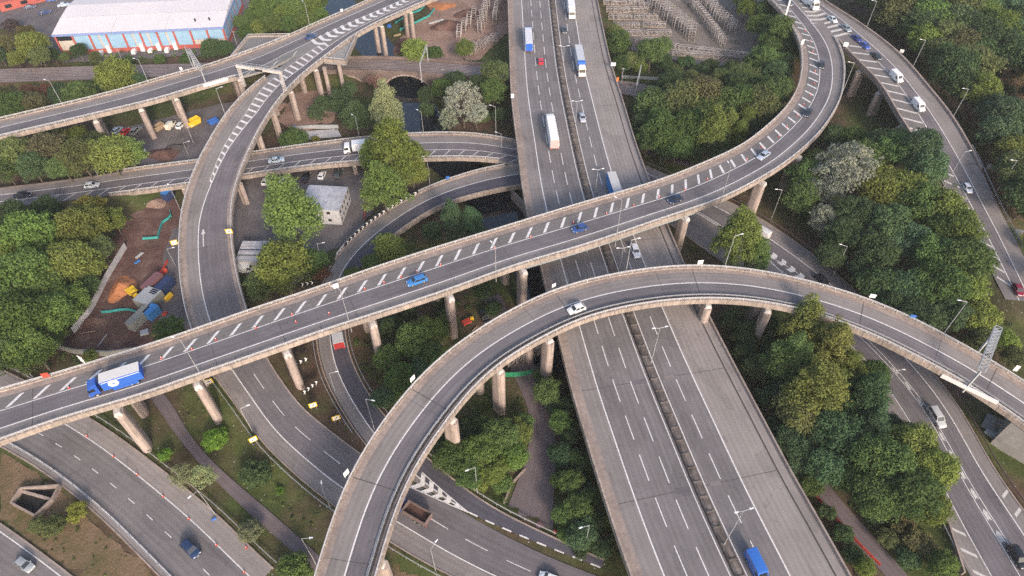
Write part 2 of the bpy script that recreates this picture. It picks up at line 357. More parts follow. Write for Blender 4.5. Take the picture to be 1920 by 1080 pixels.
def barrier(rb, lat_f, name, label, par=None, a=None, b=None, off=0.0, mat='galv', h=.75, group=None, solid=False):
    """steel beam barrier on posts along a road edge"""
    S = rb.ss(a, b); e = rb.frac(S, lat_f)+off
    t = par
    if t is None: t = thing(name, label, 'crash barrier', rb.pt(S[0], e[0], 0), group=group); inv = -np.array(t.location)
    else: inv = np.zeros(3)
    n = len(S); mb = MB()
    for o, z in [(-.05, h-.32), (-.05, h), (.05, h), (.05, h-.32)]: mb.v += [tuple(p+inv) for p in rb.pts(S, e+o, z)]
    mb.f = [(k*n+i, k*n+i+1, ((k+1) % 4)*n+i+1, ((k+1) % 4)*n+i) for k in range(4) for i in range(n-1)]+[(0, n, 2*n, 3*n), (n-1, 2*n-1, 3*n-1, 4*n-1)]
    mb.build('beam', M[mat], t)
    mb = MB()
    for s in np.arange(S[0]+.5, S[-1], 3.2):
        l = float(np.interp(s, S, e)); mb.bar(rb.pt(s, l, -.1)+Vector(inv), rb.pt(s, l, h-.05)+Vector(inv), .11)
    tag(mb.build('barrier_posts', M[mat], t), kind='stuff'); return t
def obround(r, half, n=8):                # plan outline, long axis y
    return [(r*math.cos(t), half+r*math.sin(t)) for t in np.linspace(0, math.pi, n)]+[(r*math.cos(t), -half+r*math.sin(t)) for t in np.linspace(math.pi, 2*math.pi, n)]
def pier(rb, par, u, v, lats=None, r=.95, half=.75, dz=-2.4, ext=.9, span=None, zb=-1.2, soffit=1.7):
    """columns under the deck at the station seen at (u, v) just under the deck edge, with a round-ended crosshead"""
    S, l = rb.proj(u, v, dz); lim = float(rb.w(S))-.9; l = max(-lim, min(lim, l))
    ls = [l, -l*.75] if lats is None else [x*float(rb.w(S)) for x in lats]
    ztop = rb.pt(S, 0).z-soffit; an = rb.ang(S); c = rb.pt(S, 0)
    pr = thing('pier', None, None, (c.x, c.y, 0), an); pr.parent = par
    rr = r*.8; y0, y1 = min(ls), max(ls); sgn = 1 if (rb.pt(S, 1)-c).cross(Vector((math.cos(an), math.sin(an), 0))).z > 0 else -1
    for x in ls:
        mb = MB().prism([(px, py-sgn*x) for px, py in obround(r, half)], zb, ztop-rr)
        mb.build('column', M['pier'], pr)
        MB().tube((r+.07, -sgn*x, zb), (r+.07, -sgn*x, ztop-rr), .07, n=6).build('drainpipe', M['joint'], pr)
    ys = sorted([-sgn*y0, -sgn*y1])
    mb = MB().tube((0, ys[0]-half-ext, ztop-rr), (0, ys[1]+half+ext, ztop-rr), rr, n=12); mb.box(-rr*.75, rr*.75, ys[0]-half-ext+.1, ys[1]+half+ext-.1, ztop-rr, ztop+.02)
    mb.build('crosshead', M['cap'], pr)
    return pr
# ------------------------------------------------------------------ the roads, traced edge by edge (u, v in photo pixels, z in metres)
def Z(pts, z):
    if isinstance(z, (int, float)): return [(u, v, z) for u, v in pts]
    return [(u, v, zz) for (u, v), zz in zip(pts, z)]
ZM = 10.0
RM = Rib(Z([(948,-90),(952,0),(954,67),(959,190),(969,270),(976,332),(985,390),(1014,505),(1046,632),(1072,738),(1093,807),(1132,935),(1181,1080),(1240,1230)], ZM),
         Z([(1100,-90),(1120,0),(1127,37),(1147,125),(1167,187),(1192,270),(1218,342),(1252,425),(1284,500),(1322,580),(1385,702),(1440,805),(1487,895),(1547,997),(1592,1080),(1680,1230)], ZM))
RB = Rib([(-130,768,17.5),(0,733,17.5),(160,686,17.3),(250,659,17),(370,619,16.8),(480,580,16.7),(590,544,16.6),(692,508,16.6),(805,471,16.6),(960,423,16.5),(1100,380,16.2),(1227,343,15.8),(1335,300,15),(1392,273,14.4),(1440,235,14),(1465,212,13.8),(1487,182,13.6),(1499,152,13.4),(1503,112,13.2),(1499,80,13),(1486,55,13),(1472,32,13),(1445,2,13),(1405,-40,13)],
         [(-130,872,17.5),(0,832,17.5),(30,820,17.3),(125,786,17.2),(250,751,17),(375,706,16.8),(480,670,16.7),(620,620,16.6),(730,585,16.6),(850,545,16.6),(960,504,16.5),(1100,463,16.2),(1242,414,15.8),(1350,378,15),(1440,330,14.4),(1477,306,14.1),(1515,273,13.9),(1540,248,13.7),(1565,210,13.6),(1577,187,13.5),(1583,155,13.3),(1584,122,13.1),(1577,94,13),(1566,70,13),(1545,43,13),(1515,10,13),(1460,-45,13)])
RC = Rib(Z([(560,1180),(585,1100),(591,1076),(612,1008),(635,938),(652,898),(677,853),(702,812),(725,781),(775,719),(837,661),(905,614),(960,582),(1043,544),(1150,516),(1260,501),(1335,500),(1440,512),(1568,543),(1630,564),(1702,595),(1770,630),(1827,661),(1890,699),(1960,745),(2060,815)],
           [15.5,15.5,15.6,15.8,16,16.2,16.5,16.8,17,17.3,17.5,17.6,17.6,17.6,17.5,17.2,17,16.6,15.5,14.8,13.8,12.8,11.8,10.8,9.5,8]),
         Z([(680,1180),(702,1100),(706,1084),(720,1039),(732,994),(745,954),(765,909),(790,861),(825,813),(870,751),(915,704),(960,669),(1005,644),(1080,605),(1160,582),(1230,570),(1295,564),(1360,564),(1440,572),(1515,589),(1595,616),(1665,646),(1727,679),(1785,709),(1840,744),(1920,799),(2010,868)],
           [15.5,15.5,15.6,15.7,15.8,16,16.2,16.4,16.8,17,17.3,17.5,17.6,17.6,17.5,17.3,17.1,16.8,16.4,15.6,14.8,14,13,12,11,9.5,8]))
RG = Rib(Z([(1420,-75),(1460,-45),(1515,10),(1545,43),(1566,70),(1590,97),(1617,123),(1648,153),(1667,182),(1687,219),(1712,255),(1745,305),(1775,350),(1815,420),(1850,490),(1885,560),(1930,650)],
           [13,13,13,13,13,12.6,12,11.2,10.4,9.4,8.2,6.4,5,3.6,2.6,2,1.6]),
         Z([(1475,-65),(1545,3),(1590,30),(1625,55),(1652,75),(1685,103),(1710,130),(1740,168),(1770,203),(1795,240),(1815,275),(1840,322),(1865,377),(1890,424),(1920,482),(1965,575)],
           [13,13,13,12.8,12.4,11.6,10.8,9.8,8.8,7.6,6.4,5,3.8,3,2.4,1.8]))
ZA = 12.5
SH = [(500,132),(560,100),(620,66),(690,33),(760,2),(850,-38)]
RA = Rib(Z([(-90,247),(0,225),(117,198),(230,170),(277,156),(335,139),(380,128),(435,110),(480,93),(545,68),(605,40),(655,19),(690,3),(760,-30)], ZA),
         Z([(-90,280),(0,259),(120,231),(212,209),(295,189),(370,166),(440,146)]+SH, ZA), 2, 6)
R1 = Rib(Z([(830,-38),(760,2),(690,33),(620,66),(560,100),(505,141),(480,158),(425,215),(390,273),(370,308),(350,363),(340,403),(336,462),(337,520),(341,545),(347,583),(358,618),(376,662),(402,712)],
           [ZA,ZA,ZA,ZA,ZA,ZA,12.4,11.7,10.6,10,8.9,8.1,7.2,6.3,5.9,5.4,4.9,4.3,3.6]),
         Z([(880,-28),(800,4),(755,24),(705,46),(665,69),(605,113),(567,143),(542,168),(517,198),(497,228),(473,273),(452,323),(437,373),(434,413),(437,462),(447,520),(461,573),(480,625),(502,672),(515,700)],
           [ZA,ZA,ZA,ZA,ZA,ZA,ZA,12.4,12.2,11.8,11,9.9,8.8,8.1,7.2,6.3,5.5,4.7,4,3.6]), 2, 8)
RE = Rib(Z([(385,680),(402,712),(445,765),(480,822),(530,872),(580,917),(625,952),(680,988),(732,1020),(780,1050),(845,1084),(980,1140),(1200,1210)], [3.9,3.6,2.9,2.3,1.8,1.5,1.2,1,.8,.7,.6,.5,.5]),
         Z([(488,645),(502,672),(530,715),(567,765),(627,810),(675,850),(740,885),(800,915),(870,960),(930,993),(1000,1030),(1070,1060),(1180,1100),(1330,1150)], [4.3,4,3.3,2.8,2.3,1.9,1.5,1.2,1,.8,.6,.5,.5,.5]))
RD = Rib(Z([(1120,300),(1040,301),(975,306),(945,311),(905,318),(840,338),(780,362),(717,399),(670,434),(642,464),(620,492),(600,535),(590,590),(591,640),(597,680),(615,730),(640,770),(664,812),(695,852),(740,885),(800,917),(876,962),(950,994),(1040,1031),(1130,1066)],
           [3,3,3,3,3,3.1,3.2,3.3,3.3,3.3,3.2,3.1,2.9,2.6,2.4,2.2,2,1.8,1.5,1.25,1.1,.9,.7,.5,.5]),
         Z([(1120,345),(1040,345),(960,351),(905,363),(855,376),(817,391),(755,431),(728,452),(690,482),(664,520),(650,570),(646,615),(652,652),(665,690),(687,732),(722,780),(760,820),(802,857),(850,897),(905,940),(960,970),(1045,1010),(1110,1040),(1170,1062)],
           [3,3,3,3,3,3.1,3.3,3.3,3.3,3.2,3,2.8,2.6,2.3,2.1,1.9,1.7,1.4,1.2,1,.8,.5,.5,.5]))
R2 = Rib(Z([(-90,362),(0,352),(185,329),(230,321),(370,303),(480,287),(590,271),(690,259),(787,252),(887,252),(960,264),(1040,285),(1120,305)], [2.6,2.7,3,3.2,3.7,4.3,4.6,4.5,4.2,3.8,3.4,3.2,3]),
         Z([(-90,402),(0,391),(100,380),(207,367),(317,352),(355,347),(480,328),(580,314),(670,306),(800,298),(880,297),(935,301),(1020,320),(1110,345)], [2.6,2.7,2.8,3.2,3.7,3.8,4.3,4.6,4.5,4.2,3.8,3.5,3.2,3]))
RH = Rib(Z([(1130,330),(1190,375),(1250,415),(1300,452),(1380,510),(1480,588),(1560,650),(1625,718),(1690,812),(1735,905),(1772,987),(1822,1080),(1880,1180)], [2.6,2.2,1.8,1.5,1.2,1,1,1,1,1,1,1,1]),
         Z([(1130,270),(1205,308),(1262,333),(1370,379),(1440,418),(1502,461),(1570,513),(1640,580),(1715,660),(1785,740),(1830,815),(1865,882),(1920,955),(1990,1060),(2090,1230)], [2.6,2.4,2,1.5,1.2,1,1,1,1,1,1,1,1,1,1]))
RF = Rib(Z([(-190,745),(-60,805),(25,847),(120,910),(200,978),(250,1028),(305,1084),(400,1180)], .25), Z([(-120,650),(-40,676),(10,697),(47,715),(120,757),(180,793),(207,810),(315,892),(405,965),(480,1040),(530,1084),(600,1150)], .25))
RF2 = Rib(Z([(-160,1075),(-60,1140),(40,1220)], .25), Z([(-100,920),(0,983),(135,1083),(230,1160)], .25))
RR = Rib(Z([(-90,132),(0,129),(160,124),(340,119),(430,116),(640,111),(750,112),(910,124),(1040,136),(1160,150),(1300,172),(1500,205)], 3.9), Z([(-90,158),(0,155),(160,150),(330,143),(440,140),(640,133),(750,135),(905,147),(1040,160),(1160,176),(1280,195),(1480,228)], 3.9))
RP = Rib(Z([(262,722),(283,745),(318,800),(372,868),(462,958),(530,1018),(590,1070),(640,1120)], .12), Z([(292,722),(318,745),(347,805),(402,870),(480,937),(550,998),(605,1048),(660,1100)], .12))
RPR = Rib(Z([(1470,850),(1522,922),(1556,966),(1606,1022),(1650,1068),(1700,1120)], .12), Z([(1510,845),(1553,910),(1590,955),(1640,1005),(1690,1068),(1740,1120)], .12))
RT = Rib(Z([(905,560),(930,620),(955,690),(985,745),(1000,800),(990,850),(962,930),(940,985)], .1), Z([(935,545),(965,610),(1000,680),(1030,745),(1042,810),(1045,870),(1035,930),(1040,1003)], .1))
# river centre line
RIV = resample(cr([at(u, v, -1.5) for u, v in [(560,-70),(610,-20),(640,12),(690,72),(712,97),(745,122),(772,165),(785,215),(815,275),(872,325),(928,388),(985,452),(1030,560),(1060,700)]]), 2.0)
# ------------------------------------------------------------------ terrain: one sheet, embankments under the roads that lie on the ground, a cut for the river
EMB = [(RE, None, None, .9), (RD, RD.proj(640,490)[0], None, .9), (R2, None, R2.proj(225,345)[0], .9), (RH, None, None, .6), (RG, RG.proj(1745,290)[0], None, .8), (RF, None, None, .5), (RF2, None, None, .5), (RP, None, None, .4), (RPR, None, None, .4), (RT, None, None, .4)]
def terrain_h(X, Y):
    X = np.asarray(X, float); Y = np.asarray(Y, float); sh = X.shape; X = X.ravel(); Y = Y.ravel()
    z = -.12+.07*np.sin(X*.21+Y*.13)+.05*np.sin(X*.47-Y*.35); z = np.minimum(z, -.02)
    for rb, a, b, sl in EMB:
        S = rb.ss(a, b, 3.0); C = rb.pts(S, S*0); w = rb.w(S)
        for i in range(0, len(X), 4000):
            d = np.hypot(X[i:i+4000, None]-C[None, :, 0], Y[i:i+4000, None]-C[None, :, 1]); j = d.argmin(1); dd = d[np.arange(len(j)), j]
            z[i:i+4000] = np.maximum(z[i:i+4000], np.where(dd < w[j]+14, C[j, 2]-.16-np.maximum(0, dd-w[j]-.6)*sl*.62, -9))
    C = RR.C
    for i in range(0, len(X), 4000):
        d = np.hypot(X[i:i+4000, None]-C[None, :, 0], Y[i:i+4000, None]-C[None, :, 1]); j = d.argmin(1); dd = d[np.arange(len(j)), j]
        dr = np.hypot(X[i:i+4000, None]-RIV[None, :, 0], Y[i:i+4000, None]-RIV[None, :, 1]).min(1)
        k = np.clip((dr-16)/6, 0, 1)
        e = C[j, 2]-.25-np.maximum(0, dd-RR.hw[j]-.3)*.6
        z[i:i+4000] = np.where((e > 0)&(k > 0), np.maximum(z[i:i+4000], e*k), z[i:i+4000])
        cut = -2.6+np.maximum(0, dr-6.0)*1.1
        z[i:i+4000] = np.minimum(z[i:i+4000], np.where(dr < 10, np.maximum(cut, -2.6), 99))
    return z.reshape(sh)
def th(x, y): return float(terrain_h([x], [y])[0])
def gnd(u, v, k=3):
    p = at(u, v, 0)
    for _ in range(k): p = at(u, v, th(p.x, p.y))
    return p
def axis(lo, hi, step, far):
    a = list(np.arange(lo, hi+.1, step)); d = step
    while a[-1] < far: d *= 1.5; a.append(a[-1]+d)
    d = step
    while a[0] > -far: d *= 1.5; a.insert(0, a[0]-d)
    return np.array(a)
def ground():
    xs = axis(-230, 230, 2.0, 1800); ys = axis(30, 330, 2.0, 1800); X, Y = np.meshgrid(xs, ys); Zt = terrain_h(X, Y)
    nx, ny = len(xs), len(ys); mb = MB(); mb.v = list(zip(X.ravel().tolist(), Y.ravel().tolist(), Zt.ravel().tolist()))
    mb.f = [(j*nx+i, j*nx+i+1, (j+1)*nx+i+1, (j+1)*nx+i) for j in range(ny-1) for i in range(nx-1)]
    tag(mb.build('ground', M['ground'], None, True, fix=False), kind='structure')
ground()
def river():
    n = len(RIV); mb = MB(); T = np.gradient(RIV, axis=0); T /= np.linalg.norm(T, axis=1)[:, None]; N = np.stack([T[:, 1], -T[:, 0], T[:, 2]*0], 1)
    mb.v = [tuple(p) for p in RIV-N*8.5]+[tuple(p) for p in RIV+N*8.5]; mb.f = [(i, n+i, n+i+1, i+1) for i in range(n-1)]
    tag(mb.build('river_water', M['water'], None), kind='structure')
river()
def zone(name, poly, mat, z=.04, jit=.6, kind='structure'):
    """a patch of other ground laid on the terrain"""
    P = [at(u, v, z) for u, v in poly]; r = random.Random(len(name)*7+int(poly[0][0])); pts = []
    for i, p in enumerate(P):
        q = P[(i+1) % len(P)]; n = max(1, int((q-p).length/2.5))
        for k in range(n): a = p.lerp(q, k/n); pts.append((a.x+r.uniform(-jit, jit), a.y+r.uniform(-jit, jit), z))
    mb = MB().add(pts, [tuple(range(len(pts)))]); mb.uv = [(p[0], p[1]) for p in pts]
    o = mb.build(name, mat, None, fix=False)
    if o.data.polygons[0].normal.z < 0: o.data.flip_normals()
    return tag(o, kind=kind)
zone('soil_yard', [(205,455),(262,378),(330,372),(352,420),(345,560),(370,660),(250,700),(105,652),(170,560)], M['soil'], .05)
zone('site_lane', [(322,430),(352,420),(350,520),(372,640),(300,660),(298,560),(306,480)], M['yard'], .09, .3)
zone('cabin_yard', [(440,345),(700,318),(696,400),(640,470),(560,530),(470,545),(430,440)], M['yard'], .05)
zone('car_park', [(455,330),(690,305),(700,335),(455,372)], M['yard'], .09, .2)
zone('vehicle_yard', [(150,262),(300,222),(440,190),(440,260),(392,300),(262,312)], M['yard'], .05)
zone('building_site', [(800,30),(830,-20),(955,-40),(952,60),(900,110),(790,130),(735,95),(760,60)], M['soil2'], .05)
zone('site_slope', [(560,165),(640,150),(648,190),(620,232),(560,250),(520,225)], M['soil2'], .05)
zone('trestle_yard', [(1120,-30),(1440,-30),(1470,60),(1505,105),(1440,118),(1320,125),(1170,90)], M['trestleyard'], .05)
zone('warehouse_yard', [(-60,-60),(330,-60),(460,-40),(480,70),(440,100),(120,118),(40,60),(-60,45)], M['yard'], .05)
zone('dry_grass', [(735,1030),(790,1060),(850,1090),(860,1180),(690,1180),(712,1080)], M['dry'], .02)
zone('grass_bank', [(1195,285),(1330,300),(1320,318),(1262,330),(1205,304)], M['grassm'], .03)
zone('footpath', [(1195,275),(1260,292),(1340,320),(1330,326),(1255,302),(1195,284)], M['path'], .07, .15)
zone('verge', [(0,850),(100,910),(240,1030),(300,1090),(140,1090),(60,1020),(0,975)], M['dry'], .02)
zone('wasteland', [(1840,120),(1925,100),(1990,200),(1925,205),(1845,190)], M['dry'], .02)
# ------------------------------------------------------------------ motorway on its viaduct
def pf(rb, L): return sorted((rb.proj(u, v)[0]/rb.len, f) for u, v, f in L)
def build_roads():
    t = thing('motorway_viaduct', 'straight six lane motorway viaduct with central concrete barrier running under two flyovers', 'viaduct')
    deck(RM, t, depth=1.6, inset=.1)
    e1, e2, k = .06, .145, .933
    strip(RM, 'concrete_verge', M['verge'], 0, e1, t, dz=.02); strip(RM, 'hard_shoulder', M['shoulder'], e1, .155, t)
    strip(RM, 'carriageway', M['lane_m'], .155, .468, t); strip(RM, 'median', M['gap'], .468, .523, t); strip(RM, 'carriageway', M['lane_m'], .523, .728, t)
    strip(RM, 'hard_shoulder', M['wide'], .728, k, t); strip(RM, 'drain_gap', M['gap'], k, .942, t); strip(RM, 'concrete_verge', M['wide'], .942, 1, t, dz=.03)
    for f, w in ((.155, .26), (.455, .2), (.532, .2), (.728, .26)): line(RM, 'edge_line', M['white'], f, w, t)
    for f, ph in ((.258, 0), (.357, 1.2), (.625, 2.5)):
        dashes(RM, 'lane_dash', M['white'], f, .2, t, 5.6, 3.4, a=ph)
    S = RM.ss(); e = RM.frac(S, .4955)
    b = sweep(RM, 'median_barrier', M['median'], [(-.75, 0), (-.75, .35), (-.35, .75), (.35, .75), (.75, .35), (.75, 0)], t, S, e)
    mb = MB()
    for s in np.arange(2, RM.len, 3.0):
        l = float(RM.frac(s, .4955)); mb.bar(RM.pt(s, l-.8, .8), RM.pt(s, l+.8, .8), .25, .2)
    tag(mb.build('barrier_blocks', M['median'], b), kind='stuff')
    parapet(RM, -1, t, rail=False, up=.7, wid=.35, drop=1.0); parapet(RM, 1, t, rail=False, up=.7, wid=.3, drop=1.0, fmat='conc')
    for u, v, w, f0, f1 in ((1200,715,.5,.0,.93), (1250,925,.6,.0,.93), (1100,460,.4,0,.93), (1030,60,.4,0,.93), (1050,200,.4,0,.93), (1060,150,.35,.15,.73), (1080,350,.35,.0,.93)):
        s, _ = RM.proj(u, v); lo, hi = float(RM.frac(s, f0)), float(RM.frac(s, f1))
        quadmark(RM, 'expansion_joint', M['joint'], [(s, lo), (s+.12, lo), (s+.12, hi), (s, hi)], t, .006)
        if w > .45:
            a, c = float(RM.frac(s, .37)), float(RM.frac(s, .455)); quadmark(RM, 'asphalt_patch', M['lane'], [(s-.5, a), (s+.6, a), (s+.7, c), (s-.4, c)], t, .008)
            a, c = float(RM.frac(s, .56)), float(RM.frac(s, .62)); quadmark(RM, 'asphalt_patch', M['shoulder'], [(s-.4, a), (s+.5, a), (s+.6, c), (s-.3, c)], t, .008)
    for s in np.arange(8, RM.len-4, 17.0):
        c = RM.pt(s, 0)
        w = float(RM.w(s)); pr = thing('pier', None, None, (c.x, c.y, 0), RM.ang(s)); pr.parent = t
        d = min((RIV[:, 0]-c.x)**2+(RIV[:, 1]-c.y)**2)**.5
        for l in (-.75, -.25, .25, .75): MB().prism([(px, py+l*w) for px, py in obround(.7, .4)], -2.7, ZM-2.9).build('column', M['pier'], pr)
        MB().box(-.9, .9, -w*.9, w*.9, ZM-2.9, ZM-1.58).build('crosshead', M['conc'], pr)
    # ---------------- the flyover that crosses the motorway from the lower left to the upper right
    t = thing('flyover', 'long flyover with hatched lane and cones crossing above the motorway', 'flyover')
    deck(RB, t); v1 = [(0, .15), (.35, .15), (.6, .17), (.8, .16), (1, .12)]; l1 = [(0, .40), (.3, .41), (.5, .455), (.75, .45), (.9, .36), (1, .36)]; l2 = [(0, .735), (.5, .755), (.75, .74), (.88, .66), (1, .66)]
    strip(RB, 'concrete_verge', M['verge'], 0, v1, t, dz=.02); strip(RB, 'hatched_lane', M['hatchlane'], v1, l1, t); strip(RB, 'carriageway', M['lane'], l1, l2, t); strip(RB, 'hard_shoulder', M['shoulder'], l2, 1, t)
    line(RB, 'edge_line', M['white'], l1, .2, t); line(RB, 'edge_line', M['white'], l2, .26, t)
    h0 = [(a, b+.03) for a, b in v1]; h1 = [(a, b-.03) for a, b in l1]
    sA = RB.proj(1440, 260)[0]
    s = 1.0; d = 2.6
    while s < RB.len-8:
        a, c = float(RB.frac(s, h0)), float(RB.frac(s, h1)); sl = d if s < sA-25 else 1.7
        quadmark(RB, 'hatch_bar', M['white'], [(s+sl, a), (s+sl+.8, a), (s+.8, c), (s, c)], t); s += 4.7
    parapet(RB, -1, t); parapet(RB, 1, t, b=RB.proj(1566, 70)[0])
    for u, v in ((60,790),(390,625),(520,600),(655,560),(940,460),(1230,375)):
        s, _ = RB.proj(u, v); a, c = float(RB.frac(s, .15)), float(RB.frac(s, .99)); quadmark(RB, 'expansion_joint', M['joint'], [(s, a), (s+.14, a), (s+.14, c), (s, c)], t, .006)
    S = RB.ss(RB.proj(980, 480)[0], RB.proj(1300, 380)[0]); sweep(RB, 'steel_girder', M['steelbox'], [(0, -.9), (0, -2.6), (-.5, -2.6), (-.5, -.9)], t, S, RB.w(S)*.86)
    for u, v in ((222,778),(372,727),(540,668),(700,610),(845,560),(985,515),(1295,420),(1430,345),(1505,300)): pier(RB, t, u, v)
    # ---------------- the loop that sweeps round the foreground
    t = thing('loop_flyover', 'curved loop flyover sweeping round the foreground above the motorway', 'flyover')
    deck(RC, t); va = .165; ln = .475; ib = .845
    strip(RC, 'concrete_verge', M['verge'], 0, va, t, dz=.02); strip(RC, 'hard_shoulder', M['shoulder'], va, ln, t); strip(RC, 'carriageway', M['lane'], ln, ib, t); strip(RC, 'drain_gap', M['gap'], ib, ib+.05, t); strip(RC, 'concrete_verge', M['conc'], ib+.05, 1, t, dz=.03)
    line(RC, 'edge_line', M['white'], ln, .26, t)
    line(RC, 'edge_line', M['white2'], ib-.03, .15, t)
    parapet(RC, -1, t); parapet(RC, 1, t); barrier(RC, ib+.01, '', '', t, mat='galv', h=.7)
    for u, v in ((690,905),(840,770),(1070,590),(1305,530),(1612,605),(1850,730)):
        s, _ = RC.proj(u, v); a, c = float(RC.frac(s, .0)), float(RC.frac(s, .99)); quadmark(RC, 'expansion_joint', M['joint'], [(s, a), (s+.14, a), (s+.14, c), (s, c)], t, .036)
    for u, v in ((727,1060),(850,790),(935,695),(1030,640),(1330,585),(1440,590)): pier(RC, t, u, v, ext=.3)
    s, _ = RC.proj(1925, 780); c = RC.pt(s, 0); w = float(RC.w(s)); MB().box(-1.5, 14, -w*.95, w*.95, -.4, c.z-1.0).build('abutment', M['deck'], t).matrix_basis = __import__('mathutils').Matrix.Translation((c.x, c.y, 0)) @ __import__('mathutils').Matrix.Rotation(RC.ang(s), 4, 'Z')
    # ---------------- right-hand slip that comes down beside the wood
    t = thing('slip_viaduct', 'slip road viaduct with hatched lane descending beside the wood', 'viaduct')
    sE = RG.proj(1780, 320)[0]; sN = RG.proj(1572, 75)[0]
    deck(RG, t, b=sE); gl = [(0, .3), (.25, .44), (.55, .42), (.8, .36), (1, .34)]; gr = [(0, .66), (.25, .66), (.55, .66), (.8, .64), (1, .62)]
    strip(RG, 'hatched_lane', M['hatchlane'], 0, gl, t); strip(RG, 'carriageway', M['lane'], gl, gr, t); strip(RG, 'hard_shoulder', M['shoulder'], gr, 1, t)
    line(RG, 'edge_line', M['white'], gl, .2, t); line(RG, 'edge_line', M['white'], gr, .2, t)
    g0 = [(a, .07) for a, b in gl]; g1 = [(a, b-.03) for a, b in gl]; s = sN+3
    while s < RG.len-6:
        a, c = float(RG.frac(s, g0)), float(RG.frac(s, g1)); quadmark(RG, 'hatch_bar', M['white2'], [(s, a), (s+.75, a), (s+3.55, c), (s+2.8, c)], t); s += 4.6
    s = 1.0
    while s < sN-1:      # gore chevrons between the two roads at the top
        wd_ = 1.2+4.2*s/sN; l = float(RG.frac(s, gl)); c = float(-RG.w(s)); 
        quadmark(RG, 'chevron', M['white2'], [(s, l-.4), (s+1.2, l-.4), (s+2.2, c), (s+1.2, 2*c-l+.4), (s, 2*c-l+.4), (s+1.0, c)], t, .016); s += 3.1
    parapet(RG, 1, t, b=sE, rail=False, up=.8, fmat='conc'); parapet(RG, -1, t, a=sN, b=sE, rail=False, up=.8, fmat='conc')
    for u, v in ((1610,135),(1650,175),(1690,240)): pier(RG, t, u, v, ext=.2)
    # ---------------- upper-left viaduct and its loop down to the foreground
    t = thing('junction_viaduct', 'straight viaduct crossing the railway at the upper left, above parked cars', 'viaduct')
    deck(RA, t); al = [(0, .42), (.3, .42), (.55, .38), (.7, .36), (1, .4)]; ar = [(0, .86), (.3, .87), (.5, .86), (.6, .72), (.75, .82), (1, .85)]
    strip(RA, 'concrete_verge', M['verge'], 0, .17, t, dz=.02); strip(RA, 'hard_shoulder', M['shoulder'], .17, al, t); strip(RA, 'carriageway', M['lane'], al, ar, t); strip(RA, 'apron', M['apron'], ar, 1, t)
    line(RA, 'edge_line', M['white'], al, .22, t); line(RA, 'edge_line', M['white'], ar, .2, t)
    sj = RA.proj(440, 142)[0]; s = 3.0
    while s < sj+26: 
        a = float(RA.frac(s, .84)); c = float(RA.frac(s, .99)); quadmark(RA, 'hatch_bar', M['white2'], [(s+3.2, a), (s+3.8, a), (s+.6, c), (s, c)], t); s += 8.0
    parapet(RA, -1, t); parapet(RA, 1, t, b=sj)
    for u, v in ((180,228),(265,206),(330,186),(448,150)): pier(RA, t, u, v, ext=.2)
    P = [at(432,112,ZA), at(467,69,ZA), at(545,68,ZA)]; mb = MB()          # disused stub widening the deck
    mb.add([p+Vector((0, 0, -.02)) for p in P]+[p+Vector((0, 0, -1.2)) for p in P], [(0,1,2),(5,4,3),(0,3,4,1),(1,4,5,2),(2,5,3,0)]); mb.build('stub_deck', M['apron'], t)
    for p, q in ((P[0], P[1]), (P[1], P[2])):
        MB().bar(p+Vector((0, 0, .15)), q+Vector((0, 0, .15)), .7, .7).build('edge_beam', M['fascia'], t); MB().bar(p+Vector((0, 0, 1)), q+Vector((0, 0, 1)), .14).build('rail', M['alu'], t)
    t1 = thing('loop_viaduct', 'slip road loop curving down from the gantry past the site cabins', 'viaduct')
    s1 = R1.proj(415, 590)[0]; sg = R1.proj(515, 150)[0]
    deck(R1, t1, b=s1); b0 = [(0, .1), (.4, .13), (1, .13)]; b1 = pf(R1, [(740,28,.45), (660,62,.5), (605,98,.6), (575,125,.66), (540,158,.6), (487,213,.66), (430,275,.5), (402,335,.46), (385,420,.36), (392,540,.34), (430,640,.34)]); b2 = [(0, .9), (1, .9)]
    strip(R1, 'concrete_verge', M['verge'], 0, b0, t1, a=sg, dz=.02); strip(R1, 'apron', M['apron'], 0, b0, t1, b=sg); strip(R1, 'hard_shoulder', M['shoulder'], b0, b1, t1); strip(R1, 'carriageway', M['lane'], b1, b2, t1); strip(R1, 'concrete_verge', M['verge'], .9, 1, t1, dz=.02)
    line(R1, 'edge_line', M['white'], b1, .22, t1)
    h1_ = [(a, b-.015) for a, b in b1]; s = R1.proj(625, 85)[0]; sq = R1.proj(390, 340)[0]; hb = pf(R1, [(640,70,.2), (575,115,.24), (505,160,.24), (462,213,.42), (422,272,.37), (397,335,.4), (385,380,.36)])
    line(R1, 'edge_line', M['white2'], hb, .16, t1, a=s, b=sq)
    while s < sq:
        a, c = float(R1.frac(s, hb)), float(R1.frac(s, h1_)); quadmark(R1, 'hatch_bar', M['white'], [(s, a), (s+.8, a), (s+1.8, c), (s+1.0, c)], t1); s += 2.9
    s = 2.0; sc_ = R1.proj(590, 85)[0]
    while s < sc_:
        k = s/sc_; wl = .6+2.6*k; wr = .6+2.4*k; e = float(-R1.w(s)); quadmark(R1, 'chevron', M['white'], [(s, e-wl), (s+1.4, e-wl), (s+2.6, e+.2), (s+1.4, e+wr), (s, e+wr), (s+1.2, e+.2)], t1, .02); s += 3.2
    s, l = R1.proj(381, 445); quadmark(R1, 'arrow_mark', M['white2'], [(s-3.2, l), (s-1.2, l-.55), (s-1.2, l-.14), (s+3.4, l-.14), (s+3.4, l+.14), (s-1.2, l+.14), (s-1.2, l+.55)], t1, .014)
    parapet(R1, 1, t1); parapet(R1, -1, t1, a=sg)
    for u, v in ((770,25),(718,52),(600,135),(548,175),(512,212),(484,255),(452,345)): pier(R1, t1, u, v, ext=.2, half=.3, r=.75)
